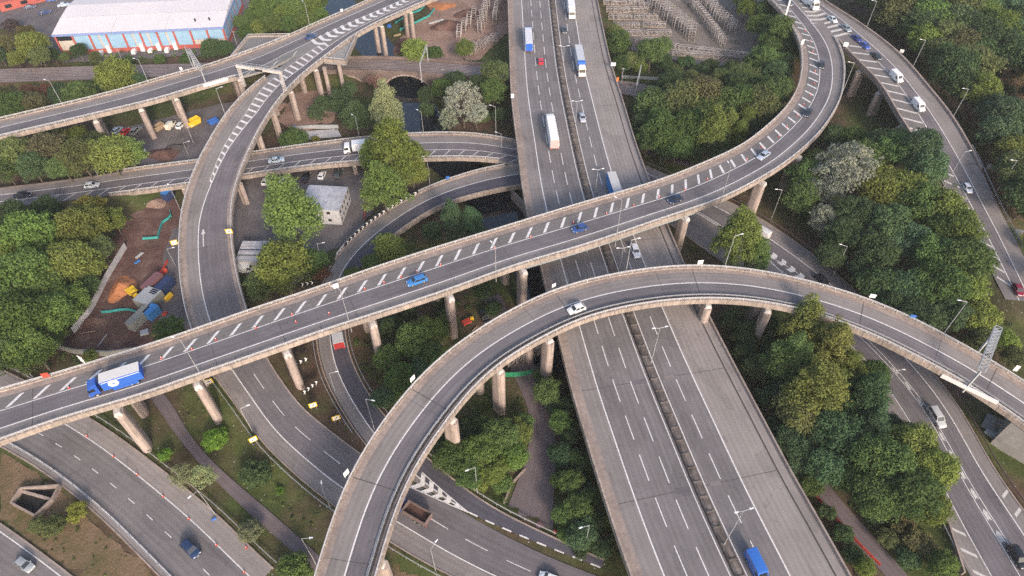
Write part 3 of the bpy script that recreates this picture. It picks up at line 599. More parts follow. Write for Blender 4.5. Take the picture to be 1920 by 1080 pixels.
    P = [at(668,70,ZA), at(648,117,ZA), at(607,113,ZA)]; mb = MB()
    mb.add([p+Vector((0, 0, -.02)) for p in P]+[p+Vector((0, 0, -1.2)) for p in P], [(0,1,2),(5,4,3),(0,3,4,1),(1,4,5,2),(2,5,3,0)]); mb.build('stub_deck', M['deck'], t1)
    for p, q in ((P[0], P[1]), (P[1], P[2])):
        MB().bar(p+Vector((0, 0, .15)), q+Vector((0, 0, .15)), .7, 1.2).build('edge_beam', M['fascia'], t1); MB().bar(p+Vector((0, 0, 1.2)), q+Vector((0, 0, 1.2)), .14).build('rail', M['alu'], t1)
    for u, v, h in ((608,142,.3), (634,130,.3)):
        p = at(u, v-14, ZA-1.5); MB().tube((p.x, p.y, -.5), (p.x, p.y, ZA-1.2), .7, n=10).build('column', M['pier'], t1)
    # ---------------- at-grade roads
    def road(name): o = link(bpy.data.objects.new(name, None)); return tag(o, kind='structure')
    t = road('slip_road')
    sm = RE.proj(870, 960)[0]; e1 = [(0, .34), (.3, .33), (.6, .33), (1, .27)]
    strip(RE, 'hard_shoulder', M['shoulder'], .02, e1, t); strip(RE, 'carriageway', M['lane'], e1, .985, t)
    line(RE, 'edge_line', M['white'], e1, .2, t); dashes(RE, 'lane_dash', M['white'], [(0, .62), (.5, .64), (1, .6)], .14, t, 5, 4, a=6)
    for s_, e in ((-1, .01), (1, .993)):
        S = RE.ss(None, None if s_ < 0 else RE.proj(740, 885)[0]); sweep(RE, 'kerb', M['conc'], [(0, -.1), (0, .12), (-.3, .12), (-.3, -.1)], t, S, RE.frac(S, e))
    t = road('inner_slip_road'); sw = RD.proj(640, 490)[0]; se = RD.proj(876, 965)[0]
    d1 = [(0, .43), (.2, .48), (.4, .5), (.55, .47), (.68, .44), (.75, .4), (.8, .2), (.85, .02), (1, .0)]
    d0 = [(0, .12), (.5, .08), (.75, .08), (.8, .02), (1, 0)]
    strip(RD, 'concrete_verge', M['conc'], 0, d0, t, b=sw, dz=.02); strip(RD, 'hard_shoulder', M['shoulder'], d0, d1, t, a=sw, b=se, dz=.03); strip(RD, 'hard_shoulder', M['shoulder'], d0, d1, t, b=sw, dz=.0)
    strip(RD, 'carriageway', M['lane_dark'], d1, .97, t, b=se, dz=.03); strip(RD, 'carriageway', M['lane_dark'], .0, .97, t, a=se, dz=.05)
    line(RD, 'edge_line', M['white'], d1, .22, t, b=se, dz=.045); dashes(RD, 'lane_dash', M['white'], .02, .3, t, 1.9, 1.7, a=se)
    for a in t.children[-30:]:
        if a.name.startswith('lane_dash'): a.location.z = .05
    S = RD.ss(sw+2); sweep(RD, 'kerb', M['conc'], [(0, -.1), (0, .15), (-.3, .15), (-.3, -.1)], t, S, RD.frac(S, .995))
    S = RD.ss(sw+2, se-26); sweep(RD, 'kerb', M['conc'], [(0, -.1), (0, .15), (-.3, .15), (-.3, -.1)], t, S, RD.frac(S, .01))
    td = thing('curved_bridge', 'low curved slip bridge over the dark river, edged with chevron boards', 'bridge')
    deck(RD, td, b=sw, depth=1.2); parapet(RD, -1, td, a=RD.proj(947, 311)[0], b=sw-1); parapet(RD, 1, td, b=RD.proj(700, 470)[0], up=.6, rail=False)
    for rb, nm, z in ((RB, 'flyover', .007), (RC, 'loop_flyover', .034), (RG, 'slip_viaduct', .007), (RA, 'junction_viaduct', .007), (R1, 'loop_viaduct', .024)):
        par = bpy.data.objects[nm]
        for s in np.arange(9, rb.len-4, 31):
            w = float(rb.w(s))*.97; quadmark(rb, 'deck_joint', M['joint'], [(s, -w), (s+.05, -w), (s+.05, w), (s, w)], par, z)
    return se
SE_MERGE = build_roads()
def build_roads2():
    def road(name): o = link(bpy.data.objects.new(name, None)); return tag(o, kind='structure')
    # gore chevrons where the inner slip joins
    r = bpy.data.objects['inner_slip_road']; a0 = RD.proj(775, 905)[0]; s = a0; n = 0
    while s < SE_MERGE-1.5:
        k = 1-(s-a0)/(SE_MERGE-a0); e = float(-RD.w(s)); h = 3.4*k
        if h > .5: quadmark(RD, 'chevron', M['white'], [(s, e-h*.3), (s+1.1, e-h*.3), (s+1.1+h*.35, e+h*.2), (s+1.1, e+h*.7), (s, e+h*.7), (s+h*.35, e+h*.2)], r, .075)
        s += 2.4
    Sg = np.linspace(a0, SE_MERGE, 14); kk = 1-(Sg-a0)/(SE_MERGE-a0); eg = -RD.w(Sg)
    for f_ in (-.36, .78):
        lo = eg+3.4*kk*f_; A_g = RD.pts(Sg, lo-.1, .075); B_g = RD.pts(Sg, lo+.1, .075); n_ = len(Sg)
        MB().add(list(A_g)+list(B_g), [(i, n_+i, n_+i+1, i+1) for i in range(n_-1)]).build('edge_line', M['white'], r)
    # link road under the motorway, upper left to H
    t = thing('link_viaduct', 'low link road bridge with hatched lane above the cabin car park', 'bridge')
    sb = R2.proj(225, 345)[0]; deck(R2, t, a=sb-2, depth=1.2)
    a0, a1, a2 = .1, [(0, .36), (.45, .34), (.75, .36), (1, .36)], [(0, .68), (.4, .66), (.75, .64), (1, .7)]
    strip(R2, 'concrete_verge', M['verge'], 0, a0, t, dz=.02); strip(R2, 'hard_shoulder', M['shoulder'], a0, a1, t); strip(R2, 'carriageway', M['lane'], a1, a2, t); strip(R2, 'hatched_lane', M['lane'], a2, .985, t)
    line(R2, 'edge_line', M['white'], a1, .22, t); line(R2, 'edge_line', M['white'], a2, .2, t)
    s = 1.0
    while s < R2.len-4:
        a, c = float(R2.frac(s, [(x, y+.02) for x, y in a2])), float(R2.frac(s, .97)); quadmark(R2, 'hatch_bar', M['white2'], [(s+2.8, a), (s+3.2, a), (s+.4, c), (s, c)], t); s += 4.6
    parapet(R2, -1, t, a=sb); parapet(R2, 1, t, a=sb-2, b=R2.proj(935, 301)[0])
    for u, v in ((345,356),(540,326),(665,315),(735,303)): pier(R2, t, u, v, r=.7, half=.3, ext=.1, dz=-1.8, soffit=1.2)
    # H
    t = road('dual_road')
    h1, h2, h3, h4 = [(0, .5), (.35, .5), (.5, .28), (.7, .22), (1, .2)], [(0, .52), (.33, .46), (.5, .47), (.7, .5), (1, .5)], [(0, .56), (.33, .5), (.4, .6), (.5, .53), (.7, .56), (1, .6)], [(0, .8), (.3, .78), (.5, .8), (.7, .8), (1, .82)]
    strip(RH, 'hard_shoulder', M['shoulder'], .0, h1, t); strip(RH, 'carriageway', M['lane'], h1, h4, t); strip(RH, 'hard_shoulder', M['shoulder'], h4, 1, t)
    for f, w in ((h1, .16), (h2, .16), (h3, .16), (h4, .22)): line(RH, 'edge_line', M['white'], f, w, t, a=8)
    s = RH.proj(1400, 460)[0]; e = RH.proj(1530, 540)[0]
    while s < e:
        l = float(RH.frac(s, .58)); quadmark(RH, 'chevron', M['white'], [(s, l-1.1), (s+1.5, l-1.1), (s+2.1, l), (s+1.5, l+1.1), (s, l+1.1), (s+.6, l)], t, .015); s += 3.0
    s = RH.proj(1660, 690)[0]
    while s < RH.len-3:
        l = float(RH.frac(s, h2)+RH.frac(s, h3))/2; w = max(.25, float(RH.frac(s, h3)-RH.frac(s, h2))/2-.25)
        quadmark(RH, 'arrow_mark', M['white2'], [(s, l), (s+.7, l-w), (s+2.6, l-w), (s+2.1, l), (s+2.6, l+w), (s+.7, l+w)], t, .015); s += 4.4
    s = RH.proj(1870, 930)[0]
    while s < RH.len-2:
        a, c = float(RH.frac(s, .86)), float(RH.frac(s, .97)); quadmark(RH, 'hatch_bar', M['white2'], [(s, a), (s+.7, a), (s-.6, c), (s-1.3, c)], t); s += 4.0
    s = RH.proj(1790, 985)[0]
    while s < RH.len-2:
        a, c = float(RH.frac(s, .04)), float(RH.frac(s, .17)); quadmark(RH, 'hatch_bar', M['white2'], [(s, a), (s+.7, a), (s+2.4, c), (s+1.7, c)], t); s += 4.2
    for e_ in (.0, 1.0):
        S = RH.ss(); sweep(RH, 'kerb', M['conc'], [(0, -.15), (0, .13), (-.3, .13), (-.3, -.15)], t, S, RH.frac(S, e_))
    # F and its twin
    t = road('trunk_road'); f0, f1 = [(0, .1), (1, .08)], [(0, .74), (1, .74)]
    strip(RF, 'hard_shoulder', M['shoulder'], 0, f0, t); strip(RF, 'carriageway', M['lane_m'], f0, f1, t); strip(RF, 'hard_shoulder', M['wide'], f1, 1, t)
    line(RF, 'edge_line', M['white'], f0, .18, t); line(RF, 'edge_line', M['white'], f1, .2, t); dashes(RF, 'lane_dash', M['white'], [(0, .43), (1, .41)], .16, t, 2.1, 3.9, a=1.0)
    S = RF.ss(); sweep(RF, 'kerb', M['conc'], [(.3, -.3), (.3, .12), (0, .12), (0, -.3)], t, S, RF.frac(S, 1.0)); sweep(RF, 'kerb', M['conc'], [(.3, -.3), (.3, .12), (0, .12), (0, -.3)], t, S, RF.frac(S, 0.0))
    t = road('parallel_road'); strip(RF2, 'carriageway', M['lane_m'], 0, .93, t); strip(RF2, 'hard_shoulder', M['shoulder'], .93, 1, t); line(RF2, 'edge_line', M['white'], .93, .2, t); dashes(RF2, 'lane_dash', M['white'], .55, .16, t, 2.1, 3.9)
    S = RF2.ss(); sweep(RF2, 'kerb', M['conc'], [(.3, -.3), (.3, .12), (0, .12), (0, -.3)], t, S, RF2.frac(S, 1.0))
    tag(strip(RP, 'footpath', M['path'], 0, 1), kind='structure'); tag(strip(RPR, 'footpath', M['path'], 0, 1), kind='structure'); tag(strip(RT, 'dirt_track', M['path'], 0, 1), kind='structure')
    # railway: ballast bed, rails
    t = road('railway'); strip(RR, 'ballast_bed', M['ballast'], 0, 1, t)
    for f in (.12, .22, .36, .46, .58, .68, .82, .92): line(RR, 'rail', M['galv'], f, .2, t, dz=.12)
    # barriers
    barrier(RF, 0, 'crash_barrier', 'steel crash barrier on the verge edge of the lower trunk road', off=.9)
    barrier(RF, 1, 'crash_barrier', 'long steel crash barrier beside the cones on the trunk road', off=-1.0 if False else 1.2)
    barrier(RE, 0, 'crash_barrier', 'steel crash barrier on the outside of the descending slip road', off=-.8)
    barrier(RD, .0, 'crash_barrier', 'steel crash barrier around the yellow signs on the inner slip road', a=RD.proj(592, 640)[0], b=RD.proj(664, 812)[0], off=-.6)
    barrier(RD, 1, 'crash_barrier', 'steel crash barrier below the shrubs inside the loop', a=RD.proj(647, 620)[0], b=RD.proj(1100, 1040)[0], off=.6)
    barrier(RG, 1, 'crash_barrier', 'steel crash barrier along the wood at the foot of the right slip road', a=RG.proj(1815, 275)[0], off=.5)
    barrier(RH, 1, 'crash_barrier', 'dark crash barrier behind the slip road between the grass bank and the tall trees', off=.9, mat='rust')
    barrier(RH, 0, 'crash_barrier', 'pale parapet barrier at the lower right corner beside the drop', a=RH.proj(1770, 985)[0], off=-.6)
    barrier(RP, 0, 'path_rail', 'thin rail between the brick-coloured footpath and the trunk road verge', off=-1.2, h=1.0) if False else None
build_roads2()
# ------------------------------------------------------------------ vegetation
def leaf_cards(cent, nrm, size, rng):
    """diamond leaf cards; returns verts (4n,3) and quads"""
    n = len(cent); a = rng.normal(size=(n, 3)); a -= (a*nrm).sum(1)[:, None]*nrm; a /= np.linalg.norm(a, axis=1)[:, None]+1e-9; b = np.cross(nrm, a)
    s = size*rng.uniform(.6, 1.35, n); s = s[:, None]; k = rng.uniform(.45, .8, n)[:, None]
    V = np.stack([cent-a*s, cent-b*s*k, cent+a*s, cent+b*s*k], 1).reshape(-1, 3)
    return V, np.arange(4*n).reshape(n, 4)
def card_mesh(name, V, tint, mat):
    m = bpy.data.meshes.new(name); n = len(V)//4
    m.vertices.add(len(V)); m.vertices.foreach_set('co', V.ravel()); m.loops.add(4*n); m.loops.foreach_set('vertex_index', np.arange(4*n)); m.polygons.add(n)
    m.polygons.foreach_set('loop_start', np.arange(0, 4*n, 4))
    m.update(calc_edges=True); at_ = m.attributes.new('tint', 'FLOAT', 'POINT'); at_.data.foreach_set('value', np.repeat(tint, 4))
    m.materials.append(mat); return m
def crown_mesh(name, seed, shape, nclump, nleaf, leaf, lobe=.36):
    """crown of unit radius made of leafy clumps; shape: 'round', 'tall', 'narrow', 'loose', 'bush'"""
    rng = np.random.default_rng(seed); hz = dict(round=.85, tall=1.65, narrow=2.3, loose=1.05, bush=.7)[shape]
    C = []; R = []; k = 0
    big = rng.normal(size=(7, 3)); big /= np.linalg.norm(big, axis=1)[:, None]
    while len(C) < nclump and k < 5000:
        k += 1; d = rng.normal(size=3); d /= np.linalg.norm(d)
        if d[2] < -.55: continue
        lump = .74+.42*max(0, np.max(big@d))**2.5-.16*rng.random()+(.2 if rng.random() < .1 else 0)
        rr = (.62 if shape == 'narrow' else .76)*lump*(1 if rng.random() < .8 else rng.uniform(.35, .8))
        taper = 1.0 if shape in ('round', 'bush', 'loose') else (1-.3*d[2]-.3*max(0, d[2]))
        c = np.array([d[0]*rr*taper, d[1]*rr*taper, d[2]*rr*hz]); r = lobe*rng.uniform(.6, 1.15)
        if shape == 'loose': r *= .8
        if rng.random() < .07: c = c*1.14; r *= .7
        if all(np.linalg.norm((c-q)*[1, 1, .8]) > .42*lobe+.12*min(r, s) for q, s in zip(C, R)): C.append(c); R.append(r)
    Vs = []; T = []; Fs = []
    for c, r in zip(C, R):
        n = int(nleaf*1.5*(r/lobe)**2); d = rng.normal(size=(n, 3)); d /= np.linalg.norm(d, axis=1)[:, None]; d[:, 2] = np.where(d[:, 2] < -.4, -d[:, 2], d[:, 2])
        rad = r*np.clip(np.abs(rng.normal(.92, .17, n)), .35, 1.45); p = c+d*rad[:, None]*np.array([1, 1, .85]); nr = d*.8+rng.normal(size=(n, 3))*.6+np.array([0, 0, .3]); nr /= np.linalg.norm(nr, axis=1)[:, None]
        V, F_ = leaf_cards(p, nr, leaf*.86, rng); Vs.append(V); ct = rng.uniform(.3, .7); T.append(np.clip(ct+rng.normal(size=n)*.16, 0, 1))
    m = card_mesh(name, np.concatenate(Vs), np.concatenate(T), M['leaf']); m['top'] = hz; return m
CROWNS = {}
for kind, cfgs in dict(round=[(1, 'round', 95, 92, .05, .25), (2, 'round', 120, 76, .047, .22), (3, 'round', 80, 105, .054, .28), (4, 'round', 130, 70, .046, .21)],
                       tall=[(11, 'tall', 120, 84, .048, .24), (12, 'tall', 145, 74, .046, .21), (13, 'tall', 105, 90, .05, .26)], narrow=[(21, 'narrow', 110, 80, .062, .27), (22, 'narrow', 130, 70, .058, .25)],
                       loose=[(31, 'loose', 85, 74, .046, .25), (32, 'loose', 100, 66, .044, .22)], bush=[(41, 'bush', 60, 90, .07, .29), (42, 'bush', 75, 76, .066, .25)]).items():
    CROWNS[kind] = [crown_mesh('crown_'+kind, *c) for c in cfgs]
def trunk_mesh(seed):
    r = random.Random(seed); mb = MB(); p = Vector((0, 0, -.04)); rad = .045; tips = []
    for i in range(4):
        q = Vector((r.uniform(-.03, .03)*(i+1), r.uniform(-.03, .03)*(i+1), .18*(i+1))); mb.tube(p, q, rad, rad*.82, 7); p = q; rad *= .82
        for k in range(2 if i else 0):
            an = r.uniform(0, 6.28); e = q+Vector((math.cos(an)*.2, math.sin(an)*.2, r.uniform(.1, .22))); mb.tube(q, e, rad*.6, rad*.25, 5)
    mb.tube(p, p+Vector((.02, -.02, .2)), rad, rad*.3, 6); m = mb.mesh('trunk'); m.materials.append(M['bark']); return m
TRUNKS = [trunk_mesh(i) for i in range(3)]
PAL = dict(g=(.112, .174, .058), lg=(.152, .226, .064), yg=(.188, .238, .062), ol=(.148, .178, .072), dk=(.084, .13, .058), bl=(.092, .155, .08), br=(.168, .155, .078), au=(.22, .208, .052), yo=(.205, .226, .065), si=(.34, .37, .29), pa=(.275, .31, .165), rd=(.22, .12, .085), li=(.16, .275, .045), yl=(.28, .3, .07), pu=(.11, .085, .085))
TR = random.Random(11); GROW = 1.08
def tree(u, v, rpx, col, kind='round', label=None, group=None, hscale=1.0, name=None, cat=None):
    bush = kind == 'bush'
    hz = dict(round=.85, tall=1.65, narrow=2.3, loose=1.05, bush=.7)[kind]
    R = rpx*mpp(u, v, 4)*.9*GROW; R = max(.8, min(R, 9)); ch = 2*R*hz*hscale*.95
    stem = .12*R if bush else max(1.0, .55*R); zc = stem+ch*.5
    p = at(u, v, zc); base = th(p.x, p.y); p = at(u, v, zc+base)
    name = name or ('shrub' if bush else 'poplar_tree' if kind in ('tall', 'narrow') else 'willow_tree' if kind == 'loose' else 'tree'); cat = cat or ('shrub' if bush else 'tree')
    t = thing(name, label or 'green tree', cat, (p.x, p.y, base), TR.uniform(0, 6.28), group)
    c = TR.choice(CROWNS[kind]); colr = PAL[col]; j = TR.uniform(.86, 1.16); colr = tuple(x*j*TR.uniform(.94, 1.06) for x in colr)
    obj('crown', c, t, (0, 0, zc), TR.uniform(0, 6.28), (R*TR.uniform(.93, 1.07), R*TR.uniform(.93, 1.07), R*hscale), colr)
    obj('trunk', TR.choice(TRUNKS), t, (0, 0, 0), 0, (R*1.1, R*1.1, (stem+ch*.75)/.9))
    return t
def grove(group, label, items, kind='round', **kw):
    """trees of one stand that nothing in the photograph tells apart share a label per colour"""
    CN = dict(g='mid green', lg='bright green', yg='yellow green', ol='olive', dk='dark green', bl='blue green', br='browning', au='autumn orange', yo='golden green', si='silver', pa='pale', rd='red leaved', li='lime green', yl='yellow', pu='purple')
    by = {}
    KD = {'narrow': ' columnar', 'loose': ' loose', 'tall': ' tall', 'bush': ' low', 'round': ''}
    for it in sorted(items, key=lambda q: q[0]):
        by.setdefault((it[3], it[4] if len(it) > 4 else kind), []).append(it)
    for (c, k), its in by.items():
        for i, it in enumerate(its):
            base = label % (CN[c]+KD[k], 'shrub' if k == 'bush' else 'tree'); n = len(its)
            if n > 1: base = ordn(i, n)+' '+base
            tree(it[0], it[1], it[2], c, k, base, group, **kw)
grove('trees left of the soil yard', '%s %s in the clump left of the brown soil yard', [(150,425,48,'yg'),(62,445,55,'lg'),(212,412,28,'yg'),(130,488,50,'yg'),(40,520,60,'lg'),(30,605,62,'lg'),(92,592,50,'lg'),(165,500,32,'yg'),(60,655,48,'lg'),(20,405,36,'dk'),(88,398,34,'dk'),(190,465,28,'ol'),(128,565,40,'lg'),(8,470,45,'yg'),(88,535,44,'lg'),(5,660,48,'g'),(90,630,32,'g'),(160,540,26,'g'),(170,395,34,'au'),(165,455,26,'au')], 'round')
grove('trees between the two upper left roads', '%s %s between the two roads at the left edge', [(30,292,40,'ol'),(90,282,38,'br'),(150,295,40,'ol'),(205,290,40,'yg'),(240,288,34,'lg'),(60,312,32,'dk'),(140,258,26,'yg'),(95,252,24,'ol'),(10,318,30,'g'),(120,315,28,'g'),(0,270,30,'ol'),(180,262,24,'ol')])
grove('trees beside the railway', '%s %s beside the railway at the upper left', [(20,200,30,'g'),(62,192,26,'br'),(55,174,20,'rd'),(112,178,25,'bl'),(152,178,30,'g'),(185,166,22,'dk'),(262,152,18,'bl'),(2,186,24,'ol'),(85,172,18,'rd'),(10,176,18,'br'),(120,190,20,'dk'),(240,160,20,'dk'),(35,184,20,'ol')])
tree(213,140,38,'yg','round','large rounded yellow green willow standing by the railway line')
grove('trees in front of the warehouse', '%s %s in front of the warehouse', [(58,85,30,'yg'),(76,106,22,'ol'),(30,110,18,'yg'),(148,96,18,'dk'),(178,108,14,'ol'),(395,92,23,'dk'),(421,90,20,'dk'),(10,85,22,'br'),(20,48,18,'pu','bush'),(48,62,18,'br'),(100,104,16,'dk'),(120,106,12,'ol'),(350,112,14,'g','bush'),(300,112,12,'g','bush'),(240,114,12,'g','bush'),(210,116,12,'ol','bush'),(455,42,18,'g'),(462,62,18,'g'),(0,104,18,'dk')])
grove('bushy trees behind the upper viaduct', '%s bushy %s behind the upper left viaduct', [(490,18,24,'lg'),(520,12,24,'g'),(550,20,26,'lg'),(582,14,24,'yg'),(600,30,18,'lg'),(510,45,24,'lg'),(540,48,22,'g'),(572,40,22,'lg'),(490,52,20,'yg'),(472,30,18,'g'),(530,30,22,'yg'),(500,-8,20,'g'),(560,-8,22,'lg'),(600,2,18,'g')])
grove('trees by the river', '%s %s near the river below the railway arches', [(640,192,30,'dk'),(668,218,32,'dk'),(612,196,22,'dk'),(592,212,20,'dk'),(655,168,18,'dk'),(800,178,22,'dk'),(826,165,22,'g'),(856,150,22,'dk'),(930,135,28,'ol'),(925,172,28,'g'),(780,98,30,'yg'),(870,90,20,'yg'),(815,100,18,'g'),(940,215,18,'dk'),(900,155,20,'dk'),(800,205,18,'dk'),(905,220,16,'g','bush'),(815,120,16,'dk','bush'),(750,110,12,'yg','bush')])
tree(868,188,38,'si','loose','silver white poplar beside the motorway, above the link road'); tree(842,222,24,'si','loose','small silver poplar leaning over the river by the link road'); tree(893,215,26,'si','loose','low silver poplar between the river and the motorway piers')
tree(720,200,32,'pa','tall','upper pale willow behind the link road, by the river'); tree(742,285,50,'yg','tall','tall bright poplar in front of the link road beside the white lorry'); tree(718,352,40,'lg','tall','dense green poplar above the chevron boards of the curved bridge'); tree(696,292,28,'yg','tall','yellowing narrow poplar nearest the white lorry'); tree(772,318,28,'yg','tall','bright poplar at the river side of the poplar clump')
t_ = tree(700,140,24,'rd','loose','leafless reddish tree beside the railway arches')
for c_ in list(t_.children):
    if c_.name.startswith('crown'): bpy.data.objects.remove(c_)
def bare(t):
    r = random.Random(5); mb = MB()
    def grow(p, d, l, w, k):
        q = p+d*l; mb.tube(p, q, w, w*.7, 4, False)
        if k:
            for _ in range(4): grow(q, (d+Vector((r.uniform(-.6, .6), r.uniform(-.6, .6), r.uniform(-.1, .4)))).normalized(), l*.72, w*.62, k-1)
    for i in range(6): grow(Vector((0, 0, .5)), Vector((r.uniform(-.6, .6), r.uniform(-.6, .6), 1)).normalized(), 2.0, .14, 4)
    mb.build('branches', pm('reddish_twigs', (.3, .17, .14), .2), t, fix=False)
bare(t_)
tree(552,266,28,'g','bush','green shrub below the link road beside the pale yard slab'); tree(592,264,11,'au','bush','small orange shrub beside the white lorry')
tree(546,405,54,'lg','tall','large green tree covering the left end of the grey cabins'); tree(528,500,58,'yg','round','large yellow green tree behind the flyover, by the chevron sign'); tree(490,535,34,'ol','round','olive tree tucked against the descending loop'); tree(582,490,32,'g','round','dark green tree beside the lamp on the inner slip road'); tree(600,512,18,'rd','bush','reddish shrub at the edge of the inner slip road')
tree(732,470,38,'yg','round','bright tree inside the curve of the chevron boarded bridge'); tree(700,492,22,'g','round','small tree at the inner kerb of the curved bridge'); tree(845,405,24,'bl','narrow','dark upright tree left of the river channel'); tree(885,418,26,'bl','tall','dark upright tree right beside the river channel'); tree(812,435,24,'dk','round','dark tree low in the river hollow'); tree(862,440,26,'dk','round','dark tree below the flyover rail at the river'); tree(905,440,18,'bl','round','small dark tree at the water edge'); tree(662,515,17,'yg','bush','yellow green shrub against the flyover parapet on the inner slip')
grove('trees between flyover and loop', '%s %s between flyover and loop', [(772,640,42,'g'),(730,672,34,'g'),(802,622,38,'lg'),(750,712,38,'g'),(812,672,34,'g'),(735,615,28,'dk'),(838,600,24,'g'),(720,745,28,'bl'),(785,700,32,'bl'),(905,545,20,'dk'),(765,590,22,'dk'),(925,580,18,'dk','bush'),(830,570,20,'dk','bush')])
grove('trees inside the loop', '%s %s inside the loop above the gore', [(850,855,38,'g'),(902,845,40,'lg'),(942,815,38,'g'),(880,885,32,'g'),(972,812,28,'yg'),(925,880,32,'yg'),(832,835,26,'bl'),(965,855,28,'lg'),(910,800,26,'g'),(875,815,26,'dk'),(940,905,22,'g','bush'),(985,790,20,'g'),(900,910,16,'yg','bush')])
grove('trees under the motorway edge', '%s %s beside the dirt track under the motorway edge', [(1028,735,32,'g'),(1052,790,28,'g'),(1055,850,28,'bl'),(1072,905,30,'g'),(1085,955,32,'g'),(1090,1000,32,'bl'),(1058,965,26,'g'),(1048,900,20,'g'),(1110,1015,20,'dk'),(1070,820,24,'dk'),(1040,765,20,'dk'),(1065,1000,20,'g','bush'),(1090,1035,16,'dk','bush'),(1085,860,26,'dk'),(1100,930,26,'dk'),(1115,980,24,'dk'),(1130,1030,22,'dk'),(1060,760,22,'dk'),(1085,800,22,'dk'),(1020,705,20,'g')])
grove('trees by the trestle yard', '%s %s beside the motorway below the trestle yard', [(1160,82,28,'g'),(1222,98,32,'g'),(1188,112,22,'ol'),(1168,120,20,'g'),(1240,88,22,'g'),(1150,60,18,'ol'),(1200,125,16,'yg'),(1245,118,20,'dk'),(1285,118,18,'dk','bush'),(1330,125,18,'dk','bush'),(1375,128,18,'dk','bush'),(1310,135,20,'dk','bush'),(1265,135,18,'ol','bush'),(1410,120,20,'g','bush')])
GROW = 1.22
grove('wood right of the motorway', '%s %s in the wood right of the motorway', [(1230,195,36,'g'),(1275,188,40,'ol'),(1305,240,40,'g'),(1242,245,36,'g'),(1330,205,34,'g'),(1372,195,32,'g'),(1420,195,36,'ol'),(1452,172,32,'g'),(1200,232,26,'dk'),(1455,142,28,'bl'),(1322,170,32,'br'),(1290,152,22,'ol'),(1390,140,26,'ol'),(1432,115,28,'g'),(1468,122,24,'g'),(1352,150,24,'ol'),(1255,155,24,'dk'),(1270,268,30,'g'),(1340,268,28,'dk'),(1215,262,26,'dk'),(1400,245,28,'dk'),(1350,285,20,'dk'),(1440,215,22,'g'),(1375,160,24,'dk'),(1410,165,26,'g'),(1335,240,26,'yg','narrow'),(1365,235,20,'yg','narrow'),(1385,250,18,'yg','narrow'),(1400,225,18,'yg','narrow'),(1222,228,16,'lg','narrow'),(1300,210,24,'yg'),(1260,215,30,'g'),(1215,200,26,'g'),(1285,225,30,'g'),(1320,255,26,'g'),(1185,255,18,'dk'),(1300,285,20,'dk'),(1250,285,18,'dk'),(1380,285,20,'dk'),(1425,240,22,'dk'),(1395,190,30,'g')])
grove('trees at the top behind the trestles', '%s %s behind the trestle yard', [(1460,62,32,'g'),(1425,48,24,'lg'),(1482,95,22,'dk'),(1400,15,20,'yg'),(1385,-5,18,'yg'),(1445,90,24,'g'),(1435,20,22,'g'),(1455,40,22,'dk')])
grove('wood between the right hand roads', '%s %s in the wood left of the right slip road', [(1510,335,36,'g'),(1500,372,34,'g'),(1620,292,36,'g'),(1662,272,36,'dk'),(1690,285,36,'g'),(1728,275,34,'bl'),(1738,318,36,'bl'),(1640,345,40,'yg'),(1690,352,40,'yg'),(1732,385,40,'g'),(1602,405,40,'dk'),(1660,425,44,'dk'),(1582,445,36,'dk'),(1640,475,44,'dk'),(1702,455,40,'bl'),(1742,480,44,'g'),(1772,398,42,'yg'),(1798,440,42,'yg'),(1800,490,48,'g'),(1762,540,48,'g'),(1702,540,40,'bl'),(1812,540,38,'yg'),(1650,530,36,'dk'),(1722,595,38,'dk'),(1782,590,36,'bl'),(1668,570,30,'dk'),(1835,592,32,'yg'),(1842,640,26,'ol'),(1560,480,26,'dk'),(1620,510,28,'dk'),(1822,485,32,'g'),(1885,640,24,'yg'),(1900,670,22,'ol'),(1770,440,36,'lg'),(1560,255,24,'dk'),(1600,262,26,'g'),(1530,300,26,'g')])
tree(1585,318,50,'si','loose','large silver leaved poplar at the head of the right hand wood'); tree(1550,348,36,'si','loose','thin silver poplar on the left side of the right hand wood'); tree(1546,412,30,'si','loose','low silver leaved tree beside the brown bank'); tree(1575,425,18,'si','loose','smallest silver leaved tree in the right hand wood')
tree(1385,448,42,'yg','tall','bright yellow green poplar standing between the two flyovers right of the motorway'); tree(1420,480,26,'lg','tall','smaller bright poplar beside the lamp between the two flyovers')
grove('wood inside the right part of the loop', '%s %s in the wood beside the dual road', [(1502,612,40,'yo','tall'),(1552,655,44,'yo','tall'),(1482,680,42,'g','tall'),(1532,728,48,'yo','tall'),(1585,695,36,'yo','tall'),(1502,775,44,'ol'),(1622,742,38,'bl','tall'),(1642,700,26,'g'),(1562,805,46,'bl'),(1482,832,36,'bl'),(1602,830,38,'bl'),(1655,862,52,'g'),(1715,835,44,'yg'),(1755,880,40,'yg'),(1702,922,48,'g'),(1645,932,42,'g'),(1742,945,38,'yg'),(1602,895,34,'g'),(1542,872,36,'bl'),(1522,905,24,'g'),(1458,800,24,'dk'),(1640,790,30,'bl','tall'),(1470,740,32,'dk'),(1590,760,34,'g'),(1450,660,28,'dk'),(1670,800,26,'bl'),(1400,625,28,'dk'),(1425,690,28,'dk'),(1375,600,22,'dk'),(1445,745,26,'bl'),(1400,660,24,'dk'),(1440,615,26,'g'),(1540,600,26,'yo','tall'),(1490,870,24,'bl'),(1730,900,36,'g'),(1690,870,36,'lg')])
grove('scrub at the lower right', '%s %s beside the sloping path at the lower right', [(1765,1062,28,'lg'),(1722,1020,28,'br','bush'),(1692,985,24,'br','bush'),(1622,1065,20,'yg'),(1745,1040,22,'br','bush'),(1700,1045,22,'dk','bush'),(1640,970,18,'dk','bush'),(1665,1010,20,'ol','bush'),(1580,1000,18,'dk','bush'),(1600,1040,18,'dk','bush'),(1550,960,16,'dk','bush')])
